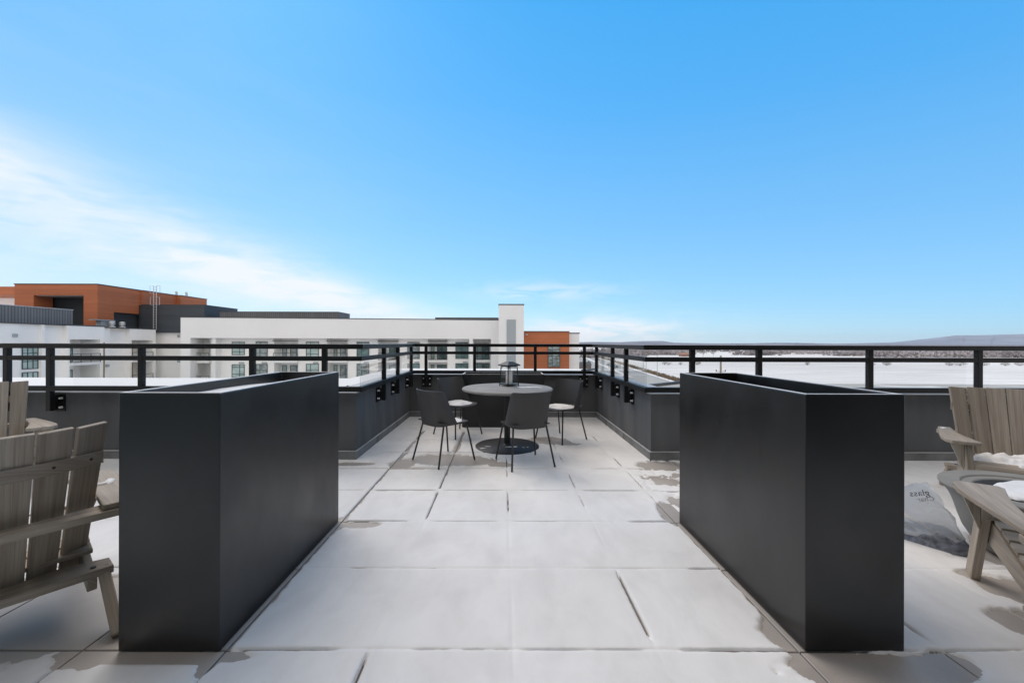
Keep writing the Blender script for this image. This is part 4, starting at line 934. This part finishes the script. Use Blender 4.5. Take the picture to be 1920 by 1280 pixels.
# ---- long white block with stair tower
bw = tag(empty('apartment_building', (-20, 54, 0)), 'long white apartment block with recessed balconies, square tower and orange end bay', 'building'); bw.location = (0, 0, 0)
F = Facade((-41.4, 51.3), (41.03, 4.7), (4.7, -41.03))
Ltot = math.hypot(41.03, 4.7); U = lambda px, w=0: px_on(F, px, w)
ZT, ZS = 4.42, 1.80; RW = -1.5       # parapet top, soffit, recess depth
m = MB(); F.box(m, 0, Ltot, -.45, 0, ZS, ZT)                                   # deep white band
F.box(m, 0, U(357), -1.5, 0, GZ, ZS); F.box(m, U(921), Ltot, -1.5, 0, GZ, ZS)   # end piers
F.box(m, U(880), U(886.5), -1.5, -.02, GZ, ZS); F.box(m, U(396), U(402), -1.5, -.25, GZ, ZS)
F.box(m, 0, .35, -14, -.46, GZ, ZT - .02)
m.build('wall', M['white_wall'], bw)
m = MB(); F.box(m, -.04, Ltot, -.5, .04, ZT, ZT + .10); F.box(m, -.04, .40, -14, -.5, ZT, ZT + .10); m.build('parapet_cap', M['cap'], bw)
m = MB(); F.box(m, .36, Ltot, -14, -.46, 3.6, 3.9); m.build('roof', M['snow'], bw)
# recessed wall with real openings for the balcony bays
bal = [(365, 395), (514, 559), (614, 652), (709, 747), (803, 839), (888, 921)]
m = MB(); prev = U(357, RW)
for a, b in bal:
    F.box(m, prev, U(a, RW), RW - .3, RW, GZ, ZS - .001); prev = U(b, RW)
    F.box(m, U(a, RW) - .1, prev + .1, RW - 2.2, RW - 2.0, GZ, ZS - .001)
    F.box(m, U(a, RW) - .25, U(a, RW), RW - 2.0, RW - .3, GZ, ZS - .001); F.box(m, prev, prev + .25, RW - 2.0, RW - .3, GZ, ZS - .001)
F.box(m, prev, U(921, RW), RW - .3, RW, GZ, ZS - .001)
m.build('recessed_wall', M['wing_wall'], bw)
m = MB(); F.box(m, .36, Ltot - .02, RW - 2.2, -.46, ZS, ZS + .12); m.build('soffit', M['soffit'], bw)
FL = [-1.2 - 3.0 * k for k in range(5)]
for bi, (a, b) in enumerate(bal):
    u0, u1 = U(a, RW), U(b, RW)
    for k, z in enumerate(FL):
        F.balcony(bw, u0 - (.25 if bi == 0 else 0), u1, RW - 2.0, RW + (.35 if bi in (0, 1, 2) else .02), z)
        if k > 3: continue
        w = RW - 2.0; pm = M[('pane_b', 'pane_c', 'pane_c', 'pane_b', 'pane_b', 'pane_c')[bi]]
        if bi == 0: F.window(bw, u1 - .95, u1 - .05, z + .02, z + 2.2, w, M['pane_b'], horiz=(.78,))
        elif bi == 5: F.window(bw, u0 + .1, u0 + (u1 - u0) * .5, z + .02, z + 2.4, w, M['pane_a'], vert=(.5,)); F.window(bw, u0 + (u1 - u0) * .52, u1 - .1, z + .02, z + 2.4, w, M['pane_b'])
        else:
            F.window(bw, u0 + .25, u0 + (u1 - u0) * .28, z + .02, z + 2.25, w, M['pane_a'])
            F.window(bw, u0 + (u1 - u0) * .42, u1 - .15, z + .02, z + 2.25, w, pm, vert=(.5,))
    if bi in (1, 2, 3, 4):
        m = MB(); F.box(m, u0, u1, RW + .03, RW + .5, 1.42, 1.52); m.build('awning', M['cap'], bw)
wins = [(435, 459, 'a', .62, -3.47, 1.65, (.62,), (.78, .25)), (480, 502, 'c', 0, 0, 0, (.35,), (.35, .62)), (574, 598, 'a', 0, 0, 0, (.36,), (.62, .3)), (669, 692.5, 'b', 0, 0, 0, (.4,), (.62,)), (764, 787, 'b', 0, 0, 0, (.35,), (.62, .3)), (854, 878, 'b', 0, 0, 0, (.45,), (.62, .3))]
for i, (a, b, pm, *_r) in enumerate(wins):
    for k, z in enumerate(FL):
        if k > 3: continue
        u0, u1 = U(a, RW), U(b, RW); vt, hz_ = _r[3], _r[4]
        if i == 0: F.window(bw, u0, u1, z + .75, z + 2.50, RW, M['pane_a'], vert=vt, horiz=hz_)
        else:
            mm = {'a': M['pane_a'], 'b': M['pane_b'], 'c': M['pane_c']}[pm]
            if (i + k) % 3 == 1: mm = M['pane_c']
            F.window(bw, u0, u1, z + .18, z + 2.55, RW, mm, vert=vt, horiz=hz_)
        m = MB(); F.box(m, u1 - .75, u1 - .05, RW + .004, RW + .03, z - .42 + 0, z - .20); m.build('wall_vent', M['grey_panel'], bw)
for a, b, d0, z1 in ((412, 634, 58.0, 5.65), (816, 934, 61.0, 5.05)):
    m = MB(); x0, x1 = (a - 943) * d0 / FPX, (b - 943) * d0 / FPX; m.b2(x0, x1, d0, d0 + 4.4, 3.7, z1); m.build('plant_screen', M['corr_dark'], bw)
    m = MB(); m.b2(x0 - .03, x1 + .03, d0 - .03, d0 + 4.43, z1, z1 + .07); m.build('screen_cap', M['cap'], bw)
m = MB(); X0 = -.58
m.b2(-.58, 2.84, 54.4, 58.2, GZ, 6.42); m.build('tower', M['white_wall'], bw)
m = MB(); m.b2(-.63, 2.89, 54.35, 58.25, 6.42, 6.56); m.build('tower_cap', M['cap'], bw)
m = MB(); m.b2(.50, 1.75, 54.33, 54.398, GZ + 2, 4.44); m.build('tower_panel', M['grey_panel'], bw)
m = MB(); m.b2(2.85, 9.30, 56.0, 68, GZ, 2.82); m.build('orange_wall', M['orange'], bw)
m = MB(); m.b2(2.85, 9.35, 55.95, 68, 2.82, 2.93); m.build('orange_cap', M['cap'], bw)
F2 = Facade((2.85, 56.0), (1, 0), (0, -1))
for k in range(4): F2.window(bw, 3.45, 5.15, -2.1 - 3.3 * k, 1.0 - 3.3 * k, 0, M['pane_c'], vert=(.36,), horiz=(.2, .5, .78))
m = MB(); m.b2(3.2, 3.45, 55.7, 55.99, 2.35, 2.5); m.build('wall_light', M['steel'], bw)
m = MB(); m.b2(9.32, 10.85, 56.8, 68, GZ, 2.60); m.build('end_wall', M['white_wall'], bw)
m = MB(); m.b2(9.30, 10.92, 56.75, 68, 2.60, 2.74); m.build('end_cap', M['cap'], bw)

# ---- left wing with orange penthouse
bl = tag(empty('apartment_building', (0, 0, 0)), 'white apartment wing at far left topped by an orange clad rooftop pavilion', 'building')
WX = -49.5; WZ = 3.1
W2 = Facade((WX, 30), (0, 1), (1, 0)); V = lambda px, w=0: px_on(W2, px, w)
m = MB(); W2.box(m, 0, 29.0, -20, -2.6, GZ, WZ - .01)
def wseg(a, b, w, z1=WZ):
    W2.box(m, a, b, -2.6, w, GZ, z1)
wseg(0, V(38), 0); 
# bay with big corner window (px 38-76), plain to 125
u_a, u_b = V(39), V(76); W2.box(m, u_a - .0, u_b, -2.6, -.10, GZ, WZ); wseg(u_b, V(82), .12); W2.box(m, V(82), V(122), -2.6, -.30, GZ, WZ)
# balcony bay 1
b0, b1 = V(131, .35), V(188, .35); W2.box(m, V(122), b0, -2.6, .35, GZ, WZ); W2.box(m, b0, b1, -.3, .35, 1.55, WZ); W2.box(m, b1, V(196, .35), -2.6, .35, GZ, WZ)
W2.box(m, b0, b1, -2.6, -2.1, GZ, WZ - .02)
W2.box(m, V(196, .35), V(206), -2.6, .0, GZ, WZ - .1); W2.box(m, V(206), V(241), -2.6, -.45, GZ, WZ - .1)
# balcony bay 2
c0, c1 = V(247, .2), V(286, .2); W2.box(m, V(241), c0, -2.6, .2, GZ, WZ - .1); W2.box(m, c0, c1, -.3, .2, 1.5, WZ - .1); W2.box(m, c1, V(292, .2), -2.6, .2, GZ, WZ - .1)
W2.box(m, c0, c1, -2.6, -2.1, GZ, WZ - .12)
m.b2(WX - 2, -40.9, 58.2, 58.6, GZ, WZ - .15)
m.build('wall', M['wing_wall'], bl)
m = MB(); W2.box(m, 0, V(122), -20, .16, WZ, WZ + .09); W2.box(m, V(122), V(196, .35), -20, .40, WZ, WZ + .13); W2.box(m, V(196, .35), V(292, .2), -20, .24, WZ - .1, WZ + .03); m.b2(WX + .2, -40.9, 58.15, 60, WZ - .15, WZ - .06)
m.build('parapet_cap', M['cap'], bl)
for k in range(4):
    z = -1.15 - 3.0 * k
    W2.window(bl, u_a + .15, u_b - .15, z - .45, z + 2.25, -.10, M['pane_a'], vert=(.34, .67), horiz=(.3, .62))
    W2.balcony(bl, b0, b1, -2.1, .45, z); W2.window(bl, b0 + .2, b0 + .9, z + .02, z + 2.1, -2.1, M['pane_b']); W2.window(bl, b0 + 1.2, b1 - .9, z + .02, z + 2.1, -2.1, M['pane_a'], vert=(.5,))
    W2.balcony(bl, c0, c1, -2.1, .35, z); W2.window(bl, c0 + .2, c0 + 1.1, z + .02, z + 2.1, -2.1, M['pane_c'])
m = MB()
for px, z in ((29, 1.9), (200.5, -1.7)): c = V(px, .12 if px < 100 else 0); W2.box(m, c - .2, c + .2, .02, .15, z - .17, z + .17)
m.b2(-47.4, -47.0, 58.12, 58.199, 1.95, 2.3); m.b2(-47.4, -47.0, 58.12, 58.199, -1.7, -1.35); m.b2(-49.2, -48.9, 58.0, 58.199, 2.6, 2.75)
m.build('wall_vent', M['grey_panel'], bl)
m = MB(); W2.box(m, V(194, .36), V(195.5, .36), .35, .43, GZ, 1.2); W2.box(m, c0 + .02, c0 + .12, .21, .27, GZ, 1.2); m.build('downpipe', mat('copper_pipe', (.20, .12, .04), .6), bl)
m = MB(); m.b2(-58, -50.6, 38, 47.0, WZ, 4.98); m.build('plant_screen', M['corr'], bl)
m = MB(); m.b2(-58.05, -50.55, 37.95, 47.05, 4.98, 5.05); m.build('screen_cap', M['flash'], bl)
# orange pavilion
m = MB()
XA, XB, YA, YC = -63.6, -52.8, 52.0, 58.2
m.b2(XA, -61.1, YA, 54.2, WZ, 7.32); m.b2(-54.6, XB, YA, 54.2, WZ, 7.32); m.b2(XA, XB, YA, YC, 7.32, 8.72)      # portal frame
m.b2(-53.4, XB + .001, 54.2, YC, 5.30, 7.32)
m.b2(-60, -52.55, YC, 64.3, 5.3, 8.72); m.b2(-60, -51.9, 64.3, 70.0, 5.3, 8.70)
m.b2(-80, -66.5, 58, 66, 8.0, 9.25)
m.build('orange_wall', M['orange'], bl)
m = MB(); m.b2(XA - .05, XB + .05, YA - .05, YC, 8.72, 8.83); m.b2(-60, -52.5, YC, 64.3, 8.72, 8.82); m.b2(-60, -51.85, 64.3, 70.05, 8.70, 8.81); m.build('roof_edge', M['cap'], bl)
m = MB(); m.b2(XA + .1, -53.45, 54.6, YC, WZ, 7.30); m.build('dark_inner_box', M['void'], bl)  # solid dark box for the pavilion's dark inside
m = MB(); m.b2(-61.1, -54.6, YA + .3, 54.58, 7.25, 7.315); m.build('soffit', M['soffit'], bl)
m = MB(); m.b2(-53.44, -53.35, 54.6, 62, WZ, 5.3); m.b2(-52.3, -43.2, 57.8, 65, WZ - .5, 6.60)
m.lathe([(1.0, WZ - .5), (1.0, 6.6)], c=(-52.3, 58.8, 0), n=24)
m.build('dark_wall', M['dark_clad'], bl)
m = MB(); m.b2(-52.3, -43.15, 57.75, 65.05, 6.60, 6.67); m.build('dark_cap', M['cap'], bl)
m = MB(); m.b2(-79, -66, 62, 66, 5.2, 8.0); m.build('rear_wall', M['wing_wall'], bl)
# ladder
m = MB(); lx, ly = -50.15, 57.55
for dx in (-.22, .22): m.tube([(lx + dx, ly, WZ - .1), (lx + dx, ly, 9.3)], .035, 6)
for k in range(26): m.tube([(lx - .22, ly, WZ + .1 + k * .24), (lx + .22, ly, WZ + .1 + k * .24)], .022, 5)
for z0, z1, wd in ((6.6, 7.7, .45), (8.3, 9.35, .5)):
    for sg in (-1, 1): m.tube([(lx + sg * .22, ly, z0), (lx + sg * (.22 + wd), ly, z0), (lx + sg * (.22 + wd), ly, z1), (lx + sg * .22, ly, z1)], .03, 6)
m.build('roof_ladder', M['steel'], bl)
for cx, cy in ((-50.9, 52.0), (-50.9, 53.4)):
    m = MB(); m.lathe([(.42, 0), (.34, .10), (.24, .14), (.24, .30), (.33, .32), (.33, .68), (.25, .78), (.05, .82)], c=(cx, cy, WZ + .05), n=20); smooth_angle(m.build('roof_vent', M['steel'], bl))
m = MB(); m.b2(-52.2, -51.5, 51.2, 52.3, WZ, WZ + .9); m.b2(-52.3, -51.3, 50.4, 52.9, WZ + .9, WZ + 1.02); m.build('rooftop_unit', M['grey_panel'], bl)
for px, yy in ((326, 66.0), (345, 67.0)):
    x = (px - 943) * yy / FPX; x = min(x, -52.6)
    m = MB(); m.tube([(x, yy + .5, 8.6), (x, yy + .5, 9.5), (x - .1, yy + .5, 9.62)], .17, 10); m.build('roof_stack', M['steel'], bl)

# ================================================================== STREET AND COUNTRYSIDE
def road_x(d): return 45 + .118 * d + 1.2e-5 * max(0, d - 300) ** 2
def street_lamp():
    o = tag(empty('street_lamp'), 'x', 'street lamp', 'street lamps along the road')
    MB().tube([(0, 0, 0), (0, 0, 11.2), (0, 0, 12.3)], [.16, .10, .09], 8).build('pole', M['lamp'], o)
    MB().tube([(0, 0, 12.0), (-.8, 0, 12.5), (-2.2, 0, 12.7)], .06, 6).build('arm', M['lamp'], o)
    MB().b2(-2.9, -2.0, -.16, .16, 12.62, 12.80).build('lamp_head', M['lamp'], o, bevel=.04)
    return o
sl = street_lamp()
for i, (d_, sg) in enumerate(((228, 1), (262, 1), (335, 1), (440, 1), (268, -1), (380, -1))):
    o = sl if i == 0 else copy_tree(sl); o.location = (road_x(d_) + sg * 16.2, d_, GZ); o.rotation_euler = (0, 0, 0 if sg > 0 else math.pi)
    o['label'] = ['nearest tall grey street lamp on the reed side of the snowy road', 'second tall grey street lamp on the reed side of the road', 'third grey street lamp along the reed side of the road', 'farthest grey street lamp on the reed side of the road',
                  'grey street lamp beside the small dark shed', 'distant grey street lamp on the building side of the road'][i]
up = tag(empty('utility_pole', (30.0, 55.0, GZ)), 'pale wooden utility pole standing in the snowy field', 'utility pole')
MB().tube([(0, 0, 0), (0, 0, 17.6)], [.17, .12], 10).build('pole', M['pole'], up)
MB().beam((-.7, 0, 15.4), (.7, 0, 15.4), .08, .06).build('crossarm', M['twig'], up)
for x in (-.62, .62): MB().tube([(x, 0, 15.43), (x, 0, 15.68)], [.06, .05], 8).build('insulator', M['cap'], up)
def tiny_car(m_):
    o = tag(empty('car'), 'x', 'car', 'cars driving on the snowy road')
    s = MB(); s.prism([(-2.2, .35), (2.2, .35), (2.25, .75), (1.3, .92), (-1.7, .95), (-2.25, .85)], -.88, .88, rot=Matrix(((0, 0, 1), (1, 0, 0), (0, 1, 0)))); b = s.build('body', m_, o, bevel=.06)
    s = MB(); s.prism([(-1.75, .94), (1.25, .92), (.55, 1.42), (-1.25, 1.44)], -.78, .78, rot=Matrix(((0, 0, 1), (1, 0, 0), (0, 1, 0)))); s.build('cabin', M['pane_b'], o, bevel=.05)
    for x in (-.8, .8):
        for y in (-1.4, 1.4): MB().tube([(x - .1, y, .33), (x + .1, y, .33)], .33, 14).build('wheel', M['tyre'], o)
    return o
cpaint = mat('dark_car_paint', (.03, .032, .04), .3); cp2 = mat('grey_car_paint', (.10, .10, .11), .3)
for i, (d_, off, m_, lb) in enumerate(((395, -7, cpaint, 'black car beyond the small dark shed on the near carriageway'), (345, 5, cpaint, 'dark car on the far carriageway beside the second reed stretch'), (312, 7, cp2, 'grey car leading on the far carriageway near the reeds'), (296, 10, cpaint, 'dark car closest to us on the snowy road'))):
    o = tiny_car(m_); o.location = (road_x(d_) + off, d_, GZ + .06); o.rotation_euler = (0, 0, -.118); o['label'] = lb
sh = tag(empty('shed', (60, 295, GZ)), 'small dark shed with sloping roof beside the snowy road', 'shed')
MB().b2(-4.6, 4.6, -3, 3, 0, 3.0).build('wall', M['shed'], sh)
s = MB(); s.prism([(-3.6, 3.0), (3.6, 3.0), (.0, 5.2)], -4.9, 4.9, rot=Matrix(((0, 0, 1), (1, 0, 0), (0, 1, 0)))); s.build('roof', M['shedroof'], sh)
MB().b2(-1, .2, -3.08, -2.99, 0, 2.1).build('door', M['cap'], sh)
ho = tag(empty('farmhouse', (262, 575, GZ)), 'distant farmhouse with a broad red brown roof among bare trees', 'house')
MB().b2(-7, 7, -4, 4, 0, 2.8).build('wall', M['brick'], ho)
s = MB(); s.prism([(-5, 2.8), (5, 2.8), (.0, 5.6)], -7.8, 7.8, rot=Matrix(((0, 0, 1), (1, 0, 0), (0, 1, 0)))); s.build('roof', M['redroof'], ho)

# reeds: uncountable, one object
s = MB()
for i in range(5200):
    d_ = 195 + (rnd.random() ** 1.35) * 330; x = road_x(d_) + 19.5 + rnd.gauss(0, .9) + (3.2 if rnd.random() < .35 else 0); h = rnd.uniform(.5, 1.5); a = rnd.random() * 3.14; w_ = rnd.uniform(.12, .35)
    s.add([(x - w_ * math.cos(a), d_ - w_ * math.sin(a), GZ), (x + w_ * math.cos(a), d_ + w_ * math.sin(a), GZ), (x + rnd.gauss(0, .25), d_ + rnd.gauss(0, .25), GZ + h)], [(0, 1, 2)])
tag(s.build('reeds', M['reed']), 'dry brown reeds growing in a strip beside the snowy road', 'reeds', kind='stuff')

# bare trees and shrubs one can tell apart
def twigs(s, c, rx, ry, rz, n, size, rg):
    for i in range(n):
        while True:
            p = [rg.uniform(-1, 1) for _ in range(3)]
            if sum(q * q for q in p) < 1: break
        x, y, z = c[0] + p[0] * rx, c[1] + p[1] * ry, c[2] + p[2] * rz
        dv = Vector((p[0] + rg.gauss(0, .4), p[1] + rg.gauss(0, .4), abs(p[2]) + .5 + rg.gauss(0, .3))).normalized() * size * rg.uniform(.6, 1.5)
        sd = dv.cross(Vector((rg.gauss(0, 1), rg.gauss(0, 1), rg.gauss(0, 1)))).normalized() * size * .10
        s.add([(x - sd.x, y - sd.y, z - sd.z), (x + sd.x, y + sd.y, z + sd.z), (x + dv.x, y + dv.y, z + dv.z)], [(0, 1, 2)])
def bare_tree(x, y, h, w, label, group, n=420, name='bare_tree', seed=1, cat='tree'):
    rg = random.Random(seed); o = tag(empty(name, (x, y, GZ)), label, cat, group)
    s = MB(); s.tube([(0, 0, 0), (.05 * h, 0, h * .35), (0, .02 * h, h * .62)], [h * .022, h * .016, h * .006], 6)
    for k in range(9):
        a = k * 2.4; z0 = h * rg.uniform(.22, .5); e = Vector((math.cos(a) * w * rg.uniform(.5, .95), math.sin(a) * w * rg.uniform(.5, .95), h * rg.uniform(.6, .95)))
        s.tube([(0.03 * h, 0, z0), tuple(Vector((0, 0, z0)).lerp(e, .5) + Vector((0, 0, -.03 * h))), tuple(e)], [h * .011, h * .007, h * .002], 5)
    s.build('trunk', M['twig'], o)
    s = MB(); twigs(s, (0, 0, h * .66), w, w, h * .36, n, h * .13, rg); s.build('crown', M['twig'], o); return o
def shrub(x, y, h, w, label, group, seed=1, n=240):
    rg = random.Random(seed); o = tag(empty('shrub', (x, y, GZ)), label, 'shrub', group)
    s = MB()
    for k in range(5): a = k * 1.3; s.tube([(0, 0, 0), (math.cos(a) * w * .3, math.sin(a) * w * .3, h * .5)], [h * .03, h * .01], 5)
    s.build('stem', M['twig'], o)
    s = MB(); twigs(s, (0, 0, h * .5), w, w * .7, h * .5, n, h * .22, rg); s.build('crown', M['twig'], o); return o
def at(px, d_): return (px - 943) * d_ / FPX
bare_tree(at(1318, 575), 575, 11.5, 8.5, 'wide spreading bare tree right of the red roofed farmhouse', None, n=520, seed=4)
bare_tree(at(1337, 590), 590, 9, 4, 'slim bare tree right of the wide spreading tree', None, n=260, seed=5)
bare_tree(at(1211, 470), 470, 9, 4.5, 'bare tree behind the road bend, left of the red roofed farmhouse', None, n=300, seed=6)
bare_tree(at(1130, 620), 620, 11, 5, 'bare tree at the far end of the road, right of the white building', None, n=300, seed=7)
sg_ = 'bare shrubs along the field edge'
for i, (px, h, w, lb) in enumerate(((1246, 3.0, 2.4, 'bare shrub at the left end of the near hedge row'), (1254, 2.6, 3.0, 'wide bare shrub second from the left in the near hedge row'), (1276, 2.4, 1.9, 'small round bare shrub just left of the wide gap in the hedge'),
                                   (1307, 3.4, 3.6, 'large bare shrub left of the utility pole'), (1514, 3.4, 1.8, 'lone small bare shrub standing in the open snowfield'),
                                   (1636, 2.6, 2.4, 'low bare shrub just right of the third right-hand railing post'), (1663, 3.6, 3.2, 'tall bare shrub in the middle of the open field'),
                                   (1780, 2.8, 3.2, 'pale bare shrub starting the right-hand hedge'), (1800, 3.2, 5.2, 'dense bare shrub left of the last railing post'), (1845, 3.0, 4.2, 'dense bare shrub right of the last railing post'), (1885, 3.1, 3.6, 'bare shrub near the right photo edge'), (1912, 3.2, 3.8, 'bare shrub at the very right photo edge'))):
    shrub(at(px, 350), 350, h, w, lb, sg_, seed=20 + i, n=380 if w > 3 else 220)
# woods and hedgerows that read as masses
rw = random.Random(3)
def mass(name, items, label, m, cat='woods'):
    s = MB()
    for (x, y, h, w, n) in items:
        for k in range(n):
            a = rw.random() * 6.28; r0 = w * math.sqrt(rw.random()); z = rw.random() ** .7 * h; t = w * .35
            px_, py_ = x + math.cos(a) * r0, y + math.sin(a) * r0 * .7; b = rw.random() * 3.14
            s.add([(px_ - t * math.cos(b), py_ - t * math.sin(b), GZ + max(0, z - h * .25)), (px_ + t * math.cos(b), py_ + t * math.sin(b), GZ + max(0, z - h * .25)), (px_ + rw.gauss(0, t), py_, GZ + z + h * .10)], [(0, 1, 2)])
    tag(s.build(name, m), label, cat, kind='stuff')
it = []
for i in range(1500):      # large wood on the right
    px = rw.uniform(1640, 2100); d_ = 560 + (rw.random() ** 2) * 1500; it.append((at(px, d_), d_, rw.uniform(7, 11), rw.uniform(4, 8), 12))
mass('woodland', it, 'grey leafless wood filling the middle distance on the right', M['wood_far'])
it = []
for (p0, p1, d_, n_) in ((1090, 1300, 640, 150), (1120, 1300, 760, 120), (1090, 1440, 900, 170), (1380, 1450, 640, 50), (1400, 1640, 820, 170), (1320, 1640, 1100, 200), (1440, 1700, 700, 90), (1480, 1760, 1350, 200), (1090, 1900, 1700, 500), (1090, 1960, 2400, 600), (1560, 1700, 620, 60), (1090, 1200, 520, 70)):
    for i in range(n_): it.append((at(rw.uniform(p0, p1), d_), d_ * rw.uniform(.985, 1.03), rw.uniform(4.5, 9), rw.uniform(3, 6) * (1 + d_ / 1500), 10))
mass('hedgerows', it, 'hedgerows and scattered trees crossing the snowy fields', M['wood_far'], 'hedgerows')

# hills
def hill(name, prof, dist, depth, m, zb=GZ):
    """prof: (px, height above eye in px); built as a solid ridge with a sloping front"""
    pxs = np.linspace(prof[0][0], prof[-1][0], 160); hs = np.interp(pxs, [p[0] for p in prof], [p[1] for p in prof])
    rows = []; K = 14
    for k in range(K):
        f_ = k / (K - 1)
        yy = dist - depth * (1 - f_) if f_ < 1 else dist
        prof_h = sstep(0, 1, np.array(f_)) ** .8
        X = (pxs - 943) / FPX * yy; top = 1.3 + hs * yy / FPX
        nz_ = fbm(pxs * .05, pxs * 0 + f_ * 4, 4) * .10
        rows.append((X, np.full_like(X, yy) + fbm(pxs * .03, pxs * 0 + f_ * 2, 2) * depth * .08, zb + (top - zb) * np.clip(prof_h * (1 + nz_ * (1 - f_)), 0, 1)))
    rows.append((rows[-1][0], rows[-1][1] + depth, np.full(160, zb)))
    X = np.array([r[0] for r in rows]); Y = np.array([r[1] for r in rows]); Z = np.array([r[2] for r in rows])
    tag(gridmesh(name, X, Y, Z, m), kind='structure')
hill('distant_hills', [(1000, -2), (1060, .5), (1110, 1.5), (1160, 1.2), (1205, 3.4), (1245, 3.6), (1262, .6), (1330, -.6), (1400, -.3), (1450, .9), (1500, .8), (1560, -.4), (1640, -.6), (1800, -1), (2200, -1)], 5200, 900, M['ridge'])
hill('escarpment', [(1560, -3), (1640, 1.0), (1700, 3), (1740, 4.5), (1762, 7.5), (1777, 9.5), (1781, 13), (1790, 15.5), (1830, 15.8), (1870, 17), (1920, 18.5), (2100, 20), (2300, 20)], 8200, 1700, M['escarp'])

# air
hz_b = MB(); hz_b.b2(-9050, 14050, -1550, 14050, GZ - 1, 260)
hm = bpy.data.materials.new('air'); hm.use_nodes = True; ht = hm.node_tree; ht.nodes.clear()
pv = ht.nodes.new('ShaderNodeVolumePrincipled'); pv.inputs['Color'].default_value = (.97, .985, 1, 1); pv.inputs['Density'].default_value = 2.4e-5; pv.inputs['Anisotropy'].default_value = .2
ho_ = ht.nodes.new('ShaderNodeOutputMaterial'); ht.links.new(pv.outputs[0], ho_.inputs['Volume'])
tag(hz_b.build('haze', hm), 'thin pale winter haze over the distant fields and hills', 'haze', kind='stuff')
